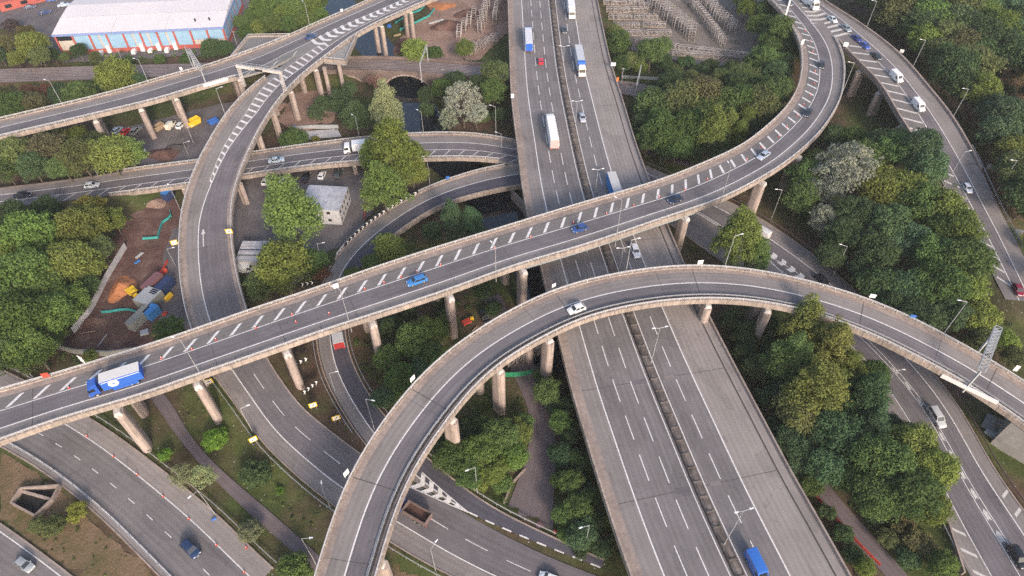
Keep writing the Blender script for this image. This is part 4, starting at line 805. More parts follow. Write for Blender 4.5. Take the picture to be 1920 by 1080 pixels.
def scatter_wood():
    poly = [(1600,-40),(2000,-40),(2000,360),(1940,390),(1895,300),(1845,222),(1765,115),(1690,45)]; r = random.Random(3); pts = []
    def inside(x, y):
        c = False
        for i in range(len(poly)):
            (a, b), (d, e) = poly[i], poly[i-1]
            if (b > y) != (e > y) and x < (d-a)*(y-b)/(e-b)+a: c = not c
        return c
    for _ in range(6000):
        x, y = r.uniform(1580, 1990), r.uniform(-30, 380)
        if inside(x, y) and not (1835 < x < 1960 and 105 < y < 215) and all((x-a)**2+((y-b)*1.25)**2 > 33**2 for a, b in pts): pts.append((x, y))
    cols = ['g', 'ol', 'g', 'dk', 'ol', 'bl', 'yg', 'g', 'dk', 'ol', 'br', 'g', 'lg']
    grove('wood right of the slip road', '%s %s in the wood beyond the right slip road', [(x, y, r.uniform(30, 42), r.choice(cols)) for x, y in pts])
    grove('scrub on the wasteland', '%s %s on the rough ground at the right edge', [(1850,200,16,'ol','bush'),(1880,230,22,'g','bush'),(1910,260,20,'br','bush'),(1850,250,18,'g','bush'),(1890,170,12,'ol','bush'),(1865,140,12,'g','bush'),(1835,160,18,'dk','bush'),(1905,140,12,'br','bush')])
scatter_wood()
GROW = 1.05
grove('trees right of the slip barrier', '%s %s behind the barrier at the right edge', [(1905,345,28,'g'),(1935,400,26,'dk'),(1940,455,22,'g'),(1960,510,22,'dk'),(1892,310,22,'dk'),(1930,350,30,'g')])
tree(403,824,27,'li','bush','bright lime green shrub between footpath and slip road'); tree(310,852,15,'li','bush','small lime shrub at the foot of the lower left pier'); tree(480,888,32,'dk','bush','dark rounded shrub on the strip between path and slip road'); tree(342,893,28,'pa','loose','pale olive willow beside the trunk road barrier'); tree(382,893,26,'pa','loose','pale olive willow overhanging the footpath'); tree(470,995,25,'pa','bush','pale olive shrub beside the crash barrier, lower on the verge'); tree(145,960,22,'yl','bush','yellow shrub on the dry verge by the concrete culvert'); tree(102,985,24,'ol','bush','olive scrub below the concrete culvert'); tree(70,985,16,'ol','bush','grey olive scrub left of the yellow shrub'); tree(552,1068,34,'lg','bush','green shrub at the bottom edge beside the footpath'); tree(320,622,34,'g','round','dark round tree beside the blue container against the flyover'); tree(170,668,16,'yg','bush','yellowish shrub beside the roadside sign behind the flyover'); tree(525,920,10,'li','bush','tiny lime shrub on the strip above the loop')
UND = random.Random(5)
def undergrowth(name, label, poly, col, dens, size=.9, seed=0, z=None):
    """low brambles and weeds: uncountable"""
    rng = np.random.default_rng(seed+100); P = np.array([gnd(u, v, 1)[:2] for u, v in poly]); lo, hi = P.min(0), P.max(0); n = int((hi-lo).prod()*dens)
    X = rng.uniform(lo, hi, (n, 2)); ins = np.zeros(n, bool)
    for i in range(len(P)):
        (a, b), (d, e) = P[i], P[i-1]; c = (b > X[:, 1]) != (e > X[:, 1])
        with np.errstate(divide='ignore', invalid='ignore'): xx = (d-a)*(X[:, 1]-b)/(e-b)+a
        ins ^= c & (X[:, 0] < xx)
    X = X[ins]
    keep = np.ones(len(X), bool)
    for rb in (RE, RD, RH, RF, RF2, RP, RPR, RT, R2):
        C = rb.C; 
        for i in range(0, len(X), 3000):
            d = np.hypot(X[i:i+3000, None, 0]-C[None, :, 0], X[i:i+3000, None, 1]-C[None, :, 1]); j = d.argmin(1); keep[i:i+3000] &= d[np.arange(len(j)), j] > rb.hw[j]+1.0
    dr = np.hypot(X[:, None, 0]-RIV[None, :, 0], X[:, None, 1]-RIV[None, :, 1]).min(1); keep &= dr > 7.5
    X = X[keep]; zz = terrain_h(X[:, 0], X[:, 1]); Vs = []; T = []
    for (x, y), z_ in zip(X, zz):
        r = size*rng.uniform(.5, 1.3); k = int(26*r*r)+10; d = rng.normal(size=(k, 3)); d /= np.linalg.norm(d, axis=1)[:, None]; d[:, 2] = abs(d[:, 2])
        p = np.array([x, y, z_])+d*r*rng.uniform(.6, 1, (k, 1))*np.array([1, 1, .75]); nr = d+rng.normal(size=(k, 3))*.5; nr /= np.linalg.norm(nr, axis=1)[:, None]
        V, _ = leaf_cards(p, nr, .24, rng); Vs.append(V); T.append(np.clip(rng.uniform(.2, .8)+rng.normal(size=k)*.18, 0, 1))
    if not Vs: return
    o = obj(name, card_mesh(name, np.concatenate(Vs), np.concatenate(T), M['leaf']), color=PAL[col]); tag(o, label, 'undergrowth', kind='stuff')
for a in [('undergrowth', 'dark undergrowth below the clump left of the soil yard', [(0,380),(230,375),(255,420),(120,660),(0,700)], 'g', .12),
          ('undergrowth', 'rough scrub between the two upper left roads', [(0,255),(190,240),(270,300),(190,322),(0,345)], 'ol', .12),
          ('undergrowth', 'scrub along the railway banks at the upper left', [(0,170),(300,156),(290,185),(0,245)], 'g', .1), ('undergrowth', 'green hedge bank between railway and warehouse', [(0,95),(470,70),(470,106),(0,118)], 'g', .12),
          ('undergrowth', 'dark brambles along the river below the arches', [(560,170),(720,160),(960,150),(965,250),(700,262),(600,250)], 'dk', .1), ('undergrowth', 'brambles in the hollow inside the curved bridge', [(700,480),(800,420),(960,400),(960,430),(700,505)], 'dk', .16),
          ('undergrowth', 'weeds on the wedge between the two slip roads', [(505,650),(590,600),(660,810),(640,820)], 'ol', .14, .4), ('undergrowth', 'weeds below the trees between flyover and loop', [(650,610),(900,530),(1010,540),(880,640),(720,800),(690,730)], 'g', .12), ('undergrowth', 'brambles inside the loop', [(800,850),(870,770),(980,740),(1000,800),(960,950),(900,930)], 'g', .14),
          ('undergrowth', 'dark brambles along the motorway edge', [(1010,690),(1050,690),(1170,1060),(1040,1000),(1045,870)], 'dk', .18), ('undergrowth', 'undergrowth of the wood right of the motorway', [(1150,100),(1290,120),(1480,110),(1490,180),(1390,270),(1330,300),(1200,285)], 'dk', .12), 
          ('undergrowth', 'undergrowth of the wood between the right hand roads', [(1480,330),(1560,250),(1720,260),(1800,330),(1900,620),(1820,660),(1640,560),(1500,440)], 'dk', .12), ('undergrowth', 'undergrowth of the wood inside the right part of the loop', [(1340,590),(1560,600),(1640,700),(1760,960),(1790,1080),(1700,1080),(1520,900)], 'dk', .14), 
          ('undergrowth', 'scrub beside the sloping path at the lower right', [(1450,830),(1600,1080),(1660,1080),(1520,930)], 'dk', .2), ('undergrowth', 'brown weeds on the strip beside the footpath', [(320,760),(390,740),(600,960),(590,1040)], 'ol', .16, .38), ('undergrowth', 'weeds on the verge around the concrete culvert', [(0,860),(90,900),(300,1080),(150,1080),(0,970)], 'ol', .12, .35),
          ('undergrowth', 'weeds growing between the steel trestles', [(1125,0),(1300,0),(1420,110),(1180,110)], 'ol', .05, .6), ('undergrowth', 'undergrowth of the wood beyond the right slip road', [(1600,0),(1920,0),(1990,350),(1900,380),(1800,220)], 'g', .07, 1.1), ('undergrowth', 'weeds behind the flyover left of the soil yard', [(0,690),(110,655),(200,690),(60,710)], 'g', .14)]:
    UND_SEED = int(a[2][0][0]+a[2][1][1]); undergrowth(*a, seed=UND_SEED)
# ------------------------------------------------------------------ vehicles (x forward, origin on the road under the middle)
def ringloft(mb, st):
    """st: (x, half width low, half width belt, z bottom, z mid, z top); closed rings of 8"""
    n = len(mb.v)
    for x, wl, wb, z0, zm, zt in st:
        mb.v += [(x, -wl, z0), (x, -wb, zm), (x, -wb*.96, zt-.06), (x, -wb*.84, zt), (x, wb*.84, zt), (x, wb*.96, zt-.06), (x, wb, zm), (x, wl, z0)]
    for i in range(len(st)-1):
        for k in range(8): mb.f.append((n+i*8+k, n+i*8+(k+1) % 8, n+(i+1)*8+(k+1) % 8, n+(i+1)*8+k))
    mb.f += [tuple(n+k for k in range(8)), tuple(n+(len(st)-1)*8+k for k in reversed(range(8)))]
def frustum(mb, b, t):   # b, t: (x0, x1, half width, z)
    (a0, a1, aw, az), (c0, c1, cw, cz) = b, t
    mb.add([(a0,-aw,az),(a1,-aw,az),(a1,aw,az),(a0,aw,az),(c0,-cw,cz),(c1,-cw,cz),(c1,cw,cz),(c0,cw,cz)], [(4,5,6,7),(0,1,5,4),(1,2,6,5),(2,3,7,6),(3,0,4,7)])
def inset_quad(P, k0, k1, k2, k3, push):
    """part of quad P (bl, br, tr, tl) between fractions, pushed out along its normal"""
    P = [Vector(p) for p in P]; n = (P[1]-P[0]).cross(P[3]-P[0]).normalized()*push
    f = lambda s, t: P[0]*(1-s)*(1-t)+P[1]*s*(1-t)+P[2]*s*t+P[3]*(1-s)*t
    return [f(k0, k2)+n, f(k1, k2)+n, f(k1, k3)+n, f(k0, k3)+n]
def wheel_mesh(r, w):
    mb = MB().tube((0, -w/2, 0), (0, w/2, 0), r, n=14); m = mb.mesh('wheel'); m.materials.append(M['tyre']); return m
def hub_mesh(r, w):
    mb = MB().tube((0, -w/2-.012, 0), (0, w/2+.012, 0), r*.6, n=10); m = mb.mesh('hub'); m.materials.append(M['galv']); return m
WM = {}
def wheels(t, xs, y, r, w):
    k = (r, w)
    if k not in WM: WM[k] = (wheel_mesh(r, w), hub_mesh(r, w))
    for x in xs:
        for s in (-1, 1): a = obj('wheel', WM[k][0], t, (x, s*(y-w/2), r)); obj('hub', WM[k][1], a)
CARS = dict(  # length, width, height, belt, bonnet end, screen base, roof front, roof back, rear base
    hatch=(4.1, .89, 1.48, .92, 2.05, 1.05, .35, -1.35, -1.95), saloon=(4.7, .91, 1.45, .92, 2.35, 1.15, .45, -.95, -1.75), estate=(4.8, .92, 1.52, .96, 2.4, 1.2, .45, -1.75, -2.3), suv=(4.6, .95, 1.7, 1.05, 2.3, 1.2, .55, -1.65, -2.2), mpv=(5.3, 1.0, 1.85, 1.08, 2.65, 1.5, .7, -2.1, -2.6))
CMESH = {}
def car_meshes(kind):
    if kind in CMESH: return CMESH[kind]
    L, W, H, B, fx, ws, rf, rr, rb_ = CARS[kind]; h = L/2; mb = MB()
    ringloft(mb, [(-h, W*.82, W*.86, .32, .55, B-.14), (-h+.12, W*.92, W*.95, .24, .58, B-.03), (rb_+.25, W*.95, W, .2, .58, B), (-.2, W*.95, W, .18, .58, B), (ws, W*.95, W, .18, .58, B-.01), (ws+.35, W*.95, W*.99, .18, .58, B-.06), (h-.35, W*.92, W*.95, .2, .55, B-.17), (h-.08, W*.84, W*.87, .24, .5, B-.27), (h, W*.74, W*.78, .3, .45, B-.36)])
    b = (rb_, ws, W*.93, B-.02); t = (rr, rf, W*.74, H); frustum(mb, b, t)
    frustum(mb, (rr, rf, W*.74, H), (rr+.15, rf-.15, W*.66, H+.035))
    for s in (-1, 1): mb.box(ws-.42, ws-.2, s*W*.95-.02 if s > 0 else s*W*.95-.16, s*W*.95+.16 if s > 0 else s*W*.95+.02, B-.05, B+.1)
    body = mb
    q = lambda P, *a: MB().add(inset_quad(P, *a, .012), [(0, 1, 2, 3)])
    A = [(b[0],-b[2],b[3]),(b[1],-b[2],b[3]),(b[1],b[2],b[3]),(b[0],b[2],b[3])]; T = [(t[0],-t[2],t[3]),(t[1],-t[2],t[3]),(t[1],t[2],t[3]),(t[0],t[2],t[3])]
    parts = [('windscreen', q([A[1], A[2], T[2], T[1]], .05, .95, .08, .94), 'glass'), ('rear_window', q([A[3], A[0], T[0], T[3]], .08, .92, .25, .92), 'glass')]
    for P in ([A[0], A[1], T[1], T[0]], [A[2], A[3], T[3], T[2]]):
        for k0, k1 in ((.07, .47), (.51, .93)): parts.append(('side_window', q(P, k0, k1, .12, .9), 'glass'))
    for s in (-1, 1):
        parts.append(('headlight', MB().box(h-.2, h-.03, s*W*.66-.16, s*W*.66+.16, B-.36, B-.24), 'headl')); parts.append(('tail_light', MB().box(-h-.01, -h+.1, s*W*.68-.14, s*W*.68+.14, B-.32, B-.14), 'red'))
    parts.append(('number_plate', MB().box(h-.02, h+.012, -.26, .26, .42, .53), 'whitep'))
    out = []
    m = body.mesh('body'); bm = bmesh.new(); bm.from_mesh(m); bmesh.ops.recalc_face_normals(bm, faces=bm.faces); bm.to_mesh(m); bm.free(); m.materials.append(M['paint']); m.polygons.foreach_set('use_smooth', [True]*len(m.polygons))
    try: m.set_sharp_from_angle(angle=math.radians(38))
    except Exception: pass
    out.append(('body', m, True))
    for nme, mb, mt in parts: me = mb.mesh(nme); me.materials.append(M[mt]); out.append((nme, me, False))
    CMESH[kind] = out; return out
def car(kind, col, loc, rz, label, cat='car', group=None):
    t = thing('car', label, cat, loc, rz, group); L, W = CARS[kind][:2]
    for n, m, c in car_meshes(kind): obj(n, m, t, color=col if c else None)
    wheels(t, (L*.30, -L*.29), W+.01, .33, .22); return t
def van(col, loc, rz, label, L=5.6, H=2.5, W=1.0, group=None):
    t = thing('van', label, 'van', loc, rz, group); h = L/2; mb = MB()
    ringloft(mb, [(-h, W*.94, W*.96, .35, 1.0, H-.08), (-h+.1, W*.97, W, .3, 1.0, H), (h-1.9, W*.97, W, .3, 1.0, H), (h-1.5, W*.97, W*.98, .3, 1.0, H-.12), (h-.85, W*.97, W*.97, .3, 1.0, 1.36), (h-.15, W*.93, W*.92, .3, .8, 1.08), (h, W*.82, W*.82, .35, .7, .85)])
    o = mb.build('body', M['paint'], t, True); o.color = (*col, 1)
    try: o.data.set_sharp_from_angle(angle=math.radians(35))
    except Exception: pass
    P = [(h-.85, -W*.8, 1.37), (h-.85, W*.8, 1.37), (h-1.5, W*.8, H-.12), (h-1.5, -W*.8, H-.12)]
    MB().add(inset_quad(P, .03, .97, .06, .8, .02), [(0, 1, 2, 3)]).build('windscreen', M['glass'], t, fix=False)
    for s in (-1, 1):
        y = s*(W+.008); MB().add([(h-1.0, y, 1.25), (h-1.5, y, 1.9), (h-2.1, y, 1.95), (h-2.1, y, 1.2)], [(0, 1, 2, 3) if s < 0 else (3, 2, 1, 0)]).build('side_window', M['glass'], t, fix=False)
        MB().box(h-.22, h-.03, s*W*.66-.15, s*W*.66+.15, .72, .95).build('headlight', M['headl'], t); MB().box(-h-.02, -h+.06, s*W*.86-.08, s*W*.86+.08, .8, 1.4).build('tail_light', M['red'], t)
        MB().box(h-1.3, h-1.1, s*(W+.1)-.1, s*(W+.1)+.1, 1.25, 1.55).build('mirror', M['dark'], t)
    MB().box(h-.02, h+.03, -W*.8, W*.8, .4, .62).build('bumper', M['dark'], t); wheels(t, (L*.31, -L*.28), W, .36, .24); return t
def lorry(loc, rz, label, cab=(.8, .8, .8), box=(.75, .75, .76), roof=None, rear=None, L=13.6, cabL=2.3, H=4.0, rigid=False, disc=False, front=None, tipper=False):
    """lorry with cab and box body; origin in the middle of the whole"""
    t = thing('lorry', label, 'lorry', loc, rz); tot = cabL+.7+L; h = tot/2; W = 1.25; x1 = h-cabL-.7; ch = 3.0
    mb = MB(); ringloft(mb, [(h-cabL, W*.96, W*.98, .7, 1.5, ch+.1), (h-.5, W*.96, W*.98, .55, 1.5, ch+.05), (h-.12, W*.94, W*.95, .5, 1.4, 1.75), (h, W*.88, W*.88, .5, 1.2, 1.5)])
    c = mb.build('cab', M['paint'], t, True); c.color = (*cab, 1)
    try: c.data.set_sharp_from_angle(angle=math.radians(35))
    except Exception: pass
    P = [(h-.12, -W*.86, 1.75), (h-.12, W*.86, 1.75), (h-.5, W*.86, ch), (h-.5, -W*.86, ch)]
    MB().add(inset_quad(P, .02, .98, .03, .88, .02), [(0, 1, 2, 3)]).build('windscreen', M['glass'], c, fix=False)
    d = MB(); frustum(d, (h-cabL+.05, h-.75, W*.8, ch+.05), (h-cabL+.05, h-1.7, W*.75, H-.35)); o = d.build('wind_deflector', M['paint'], c); o.color = (*cab, 1)
    for s in (-1, 1):
        y = s*(W*.985); MB().add([(h-.45, y, 1.75), (h-.75, y, 2.6), (h-1.5, y, 2.6), (h-1.5, y, 1.75)], [(0, 1, 2, 3) if s < 0 else (3, 2, 1, 0)]).build('side_window', M['glass'], c, fix=False)
        MB().box(h-.1, h+.02, s*.9-.2, s*.9+.2, .75, .98).build('headlight', M['headl'], c); MB().box(h-.55, h-.35, s*(W+.15)-.08, s*(W+.15)+.08, 1.9, 2.6).build('mirror', M['dark'], c)
    MB().box(-h+.3, h-cabL*.6, -.45, .45, .7, 1.05).build('chassis', M['dark'], t)
    if tipper:
        mb = MB(); z0, z1, k = 1.15, 2.7, .12; x0 = -h
        mb.box(x0, x1, -W, W, z0, z0+k); mb.box(x0, x1, -W, -W+k, z0+k, z1); mb.box(x0, x1, W-k, W, z0+k, z1); mb.box(x0, x0+k, -W+k, W-k, z0+k, z1); mb.box(x1-k, x1, -W+k, W-k, z0+k, z1+.3)
        b = mb.build('tipper_body', M['matte'], t); b.color = (*box, 1); MB().box(x0+k, x1-k, -W+k, W-k, z0+k+.01, z0+.45).build('load', M['soil'], b)
        a = MB().box(x0+.3, x1-1.5, -W-.03, -W-.006, 1.4, 2.4).build('side_panel', M['bluep'], b)
    else:
        b = MB().box(-h, x1, -W, W, 1.1, H).build('box_body', M['matte'], t); b.color = (*box, 1)
        o = MB().box(-h+.02, x1-.02, -W+.03, W-.03, H+.004, H+.05).build('roof', M['matte'], b); o.color = (*(roof or box), 1)
        if rear: o = MB().box(-h-.05, -h-.006, -W+.06, W-.06, 1.15, H-.06).build('rear_door', M['matte'], b); o.color = (*rear, 1)
        if front: o = MB().box(x1-1.3, x1+.03, -W-.012, W+.012, H-1.2, H+.06).build('front_band', M['matte'], b); o.color = (*front, 1)
        for s in (-1, 1): MB().box(-h+1.2, x1-1.5, s*W-.04, s*W+.04, .45, 1.05).build('side_skirt', M['matte'], b).color = (*box, 1)
        if disc:
            for s in (-1, 1):
                mb = MB(); n = 28; cx, cz = x1-2.2, 2.5; y = s*(W+.03)
                mb.add([(cx+.95*math.cos(2*math.pi*i/n), y, cz+.95*math.sin(2*math.pi*i/n)) for i in range(n)], [tuple(range(n))]); e = mb.build('round_emblem', M['whitep'], b)
                m2 = MB(); y2 = s*(W+.045)   # small dark mark inside the disc
                m2.add([(cx-.45, y2, cz-.1), (cx+.1, y2, cz-.25), (cx+.5, y2, cz), (cx+.05, y2, cz+.05), (cx+.2, y2, cz+.45), (cx-.2, y2, cz+.1)], [(0, 1, 2, 3, 4, 5)]); m2.build('emblem_mark', M['bluep'], e)
                MB().box(-h+.2, x1-.2, s*(W+.02)-.012, s*(W+.02)+.012, 3.3, 3.42).build('stripe', M['whitep'], b)
    for s in (-1, 1): MB().box(-h-.03, -h+.03, s*.95-.2, s*.95+.2, .8, 1.0).build('tail_light', M['red'], t)
    wheels(t, (h-1.3, x1-.8 if not rigid else -h+2.6), W, .5, .3); wheels(t, ((-h+3.4, -h+2.1, -h+4.7) if not rigid else (-h+1.5,)), W, .5, .3); return t
WH, SI, DK, BK, BL, RE_, GR, NV = (.78, .78, .78), (.5, .51, .54), (.03, .033, .04), (.012, .012, .014), (.03, .09, .36), (.55, .02, .03), (.2, .21, .22), (.02, .03, .08)
def on(rb, u, v, flip=False, h=.6):
    S, l = rb.proj(u, v, h); p = rb.pt(S, l); p.z += .02; return p, rb.ang(S)+(math.pi if flip else 0)
def oncar(rb, u, v, kind, col, flip, label): car(kind, col, *on(rb, u, v, flip), label)
# motorway: RM runs from the far end towards the camera; left carriageway drives away
lorry(*on(RM, 991, 70, True, 2.5), 'articulated lorry with pale roof and blue rear doors on the far motorway', cab=BL, box=(.62, .62, .66), rear=(.03, .12, .5), L=11.5)
lorry(*on(RM, 1035, 242, True, 2.5), 'white articulated lorry with pinkish rear driving away on the motorway', cab=WH, box=(.8, .77, .77), rear=(.62, .38, .36), L=12.5)
lorry(*on(RM, 1071, 12, False, 2.5), 'white lorry at the top edge coming towards the camera on the motorway', L=9)
lorry(*on(RM, 1088, 112, False, 2.5), 'oncoming lorry with grey roof, blue front band and white red cab', cab=(.75, .7, .7), box=(.5, .52, .56), front=(.05, .17, .55), L=12)
lorry(*on(RM, 1154, 356, False, 2.5), 'grey roofed lorry with bright blue side disappearing below the flyover', cab=BL, box=(.04, .19, .5), roof=(.5, .49, .48), L=9)
oncar(RM, 1014, 114, 'hatch', (.6, .02, .05), True, 'red hatchback driving away on the motorway')
oncar(RM, 1058, 56, 'saloon', (.06, .075, .09), False, 'dark grey saloon near the top of the motorway'); oncar(RM, 1092, 220, 'saloon', (.42, .43, .5), False, 'silver saloon on the motorway beside the median lamp'); oncar(RM, 1191, 470, 'estate', (.62, .64, .7), False, 'pale silver estate on the motorway between the two flyovers')
van((.03, .13, .46), *on(RM, 1421, 1062, False, 1.5), 'bright blue van on the motorway at the bottom edge', 5.8, 2.6, 1.02)
# flyover: RB runs from the lower left to the upper right; traffic drives to the lower left
lorry(*on(RB, 215, 712, True, 2.0), 'bright blue box lorry with a white round emblem on the flyover', cab=(.03, .1, .42), box=(.03, .115, .46), roof=(.62, .6, .58), L=7.4, rigid=True, disc=True, cabL=2.1, H=3.7)
oncar(RB, 782, 526, 'estate', (.05, .2, .5), True, 'blue car with pale sides in the middle of the flyover'); oncar(RB, 1087, 428, 'hatch', (.035, .08, .25), True, 'blue hatchback on the flyover above the motorway'); oncar(RB, 1266, 374, 'hatch', (.02, .03, .07), True, 'dark navy hatchback on the flyover right of the motorway')
oncar(RB, 1432, 291, 'saloon', (.4, .45, .55), True, 'silver blue saloon on the bend of the flyover'); oncar(RB, 1515, 211, 'saloon', (.03, .035, .05), True, 'black saloon on the flyover bend, lower of two dark cars'); oncar(RB, 1541, 122, 'hatch', (.03, .035, .04), True, 'black car on the flyover bend, upper of two dark cars'); oncar(RB, 1479, 5, 'suv', (.1, .12, .15), True, 'dark car at the top edge entering the flyover')
oncar(RC, 1081, 579, 'hatch', (.8, .79, .76), True, 'white hatchback alone on the loop flyover')
# right slip
lorry(*on(RG, 1517, -2, False, 2.0), 'white articulated lorry at the top edge joining the right slip road', L=9)
for u, v, k, c, lb in ((1561,36,'saloon',(.6,.64,.68),'pale silver saloon leading the queue behind the white lorry'), (1587,53,'saloon',(.25,.29,.32),'grey saloon second in the queue on the right slip road'), (1607,72,'saloon',(.03,.05,.22),'dark blue car third in the queue on the right slip road'), (1622,86,'hatch',(.04,.08,.4),'bright blue car fourth in the queue on the right slip road'), (1643,105,'saloon',(.025,.035,.04),'black saloon ahead of the white vans on the right slip road'), (1814,352,'hatch',(.7,.73,.78),'white car half hidden by the trees on the right slip road'), (1909,543,'hatch',(.2,.01,.03),'dark red car at the right edge on the slip road')): oncar(RG, u, v, k, c, False, lb)
van(WH, *on(RG, 1682, 143, False, 1.2), 'white panel van on the right slip road, upper of two'); van(WH, *on(RG, 1723, 197, False, 1.2), 'white panel van on the right slip road, lower of two')
# dual road
oncar(RH, 1541, 524, 'hatch', (.015, .017, .022), False, 'black car on the dual road behind the loop parapet'); oncar(RH, 1756, 782, 'mpv', (.5, .51, .52), False, 'silver estate car on the dual road below the loop'); oncar(RH, 1908, 1044, 'suv', (.012, .013, .015), False, 'black car at the lower right corner on the dual road')
van((.75, .74, .72), *on(RH, 1428, 433, True, 1.2), 'white van half hidden by the bright poplar on the dual road', 5.2, 2.3)
oncar(RA, 583, 68, 'saloon', (.03, .06, .16), False, 'dark blue car on the upper left viaduct by the chevrons')
oncar(R2, 172, 347, 'hatch', (.5, .52, .56), False, 'silver hatchback on the left link road'); oncar(R2, 42, 366, 'saloon', (.02, .025, .04), False, 'dark saloon at the left end of the link road'); oncar(R2, 518, 300, 'saloon', (.5, .58, .66), False, 'pale blue saloon on the link bridge above the car park')
lorry(*on(R2, 672, 274, True, 2.0), 'white box lorry on the link bridge behind the poplars', L=6.5, rigid=True, cabL=2.0, H=3.5)
lorry(*on(RD, 634, 634, True, 1.5), 'small lorry with red and green rear on the inner slip road under the flyover', cab=(.35, .04, .04), box=(.5, .5, .52), rear=(.32, .03, .03), L=3.2, rigid=True, cabL=1.8, H=3.2)
lorry(*on(RE, 772, 958, True, 1.5), 'tipper lorry with brown body passing under the loop', cab=(.1, .12, .3), box=(.17, .125, .115), L=5.4, rigid=True, cabL=2.0, tipper=True)
oncar(RE, 1030, 1085, 'hatch', (.8, .8, .8), True, 'white car cut by the bottom edge beside the motorway')
oncar(RF, 357, 1029, 'suv', (.02, .04, .1), False, 'dark blue car on the trunk road at the lower left'); oncar(RF2, 46, 1058, 'hatch', (.3, .32, .34), False, 'grey hatchback in the lower left corner')
def parked(u, v, kind, col, rz, label): p = gnd(u, v); p.z = .13; car(kind, col, p, rz, label)
parked(222,248,'hatch',(.35,.42,.52),1.25,'blue grey hatchback parked first in the row below the upper viaduct'); parked(239,250,'hatch',(.6,.02,.03),1.25,'red hatchback parked below the upper viaduct'); parked(257,249,'suv',(.25,.26,.27),1.3,'grey people carrier parked beside the red hatchback'); parked(340,238,'hatch',(.7,.72,.72),1.4,'white car parked by the yellow skip')
p = gnd(322, 239); p.z = .13; van((.75, .72, .6), p, 1.4, 'small cream van parked between two viaduct piers', 4.6, 2.0, .9)
for u, v, k, c, lb in ((500,343,'hatch',(.75,.75,.75),'white car leftmost under the link bridge'), (533,340,'hatch',(.75,.75,.76),'white car beside the second pier under the link bridge'), (575,336,'saloon',(.02,.02,.025),'black car parked under the link bridge left of the cabins'), (605,332,'hatch',(.78,.78,.78),'white car parked under the link bridge behind the cabins'), (636,331,'suv',(.05,.06,.06),'dark car rightmost in the car park under the link bridge')): parked(u, v, k, c, 1.45, lb)
parked(909,598,'suv',(.012,.014,.016),-1.2,'black car parked on the track below the loop')
for u, v, c, lb in ((58,16,(.1,.12,.2),'dark car on the road in front of the warehouse corner'), (86,26,(.04,.07,.2),'blue car nearest the warehouse at the upper left'), (121,12,(.5,.6,.7),'pale car on the road behind the warehouse corner'), (100,2,(.1,.15,.4),'blue car at the top edge by the red building'), (20,10,(.4,.4,.42),'grey car at the upper left corner')): parked(u, v, 'saloon', c, .4, lb)
p = gnd(463, 509); p.z = .13; van((.75, .75, .74), p, 0.2, 'white van parked between the loop and the yellow green tree', 5.2, 2.2)
parked(262,288,'hatch',(.75,.75,.75),.3,'white car beside the trees at the edge of the vehicle yard')
# ------------------------------------------------------------------ lamp posts
LMP = {}
def lamp_mesh(key, mb, mat):
    if key not in LMP: m = mb.mesh(key); m.materials.append(mat); LMP[key] = m
    return LMP[key]
def lamp(u, v, vtop, zb, adir, label, twin=False, group='street lamps', alen=1.5, rib=None):
    """column from (u, v) at height zb up to photo row vtop; adir: plan angle of the arm"""
    p = at(u, v, zb) if zb is not None else gnd(u, v); h = max(6.0, min(14.0, zat(p.y, vtop)-p.z))
    t = thing('lamp_post', label, 'lamp post', p, adir, group)
    m = lamp_mesh('pole', MB().tube((0, 0, -.3), (0, 0, 1), .095, .06, 8), M['galv']); o = obj('pole', m, t, (0, 0, 0)); o.scale = (1, 1, h)
    for s in ((1, -1) if twin else (1,)):
        arm = lamp_mesh('arm%d_%.2f' % (s, alen), MB().tube((0, 0, -.05), (s*alen, 0, .18), .05, .045, 6), M['galv'])
        obj('arm', arm, t, (0, 0, h))
        mb = MB(); x0, x1 = sorted((s*(alen-.15), s*(alen+.55))); mb.add([(x0,-.11,.16),(x1,-.1,.2),(x1,.1,.2),(x0,.11,.16),(x0,-.15,.28),(x1,-.11,.26),(x1,.11,.26),(x0,.15,.28),((x0+x1)/2,0,.34)], [(3,2,1,0),(0,1,5,4),(1,2,6,5),(2,3,7,6),(3,0,4,7),(4,5,8),(5,6,8),(6,7,8),(7,4,8)])
        obj('lantern', lamp_mesh('lantern%d_%.2f' % (s, alen), mb, M['lamp']), t, (0, 0, h))
PI = math.pi
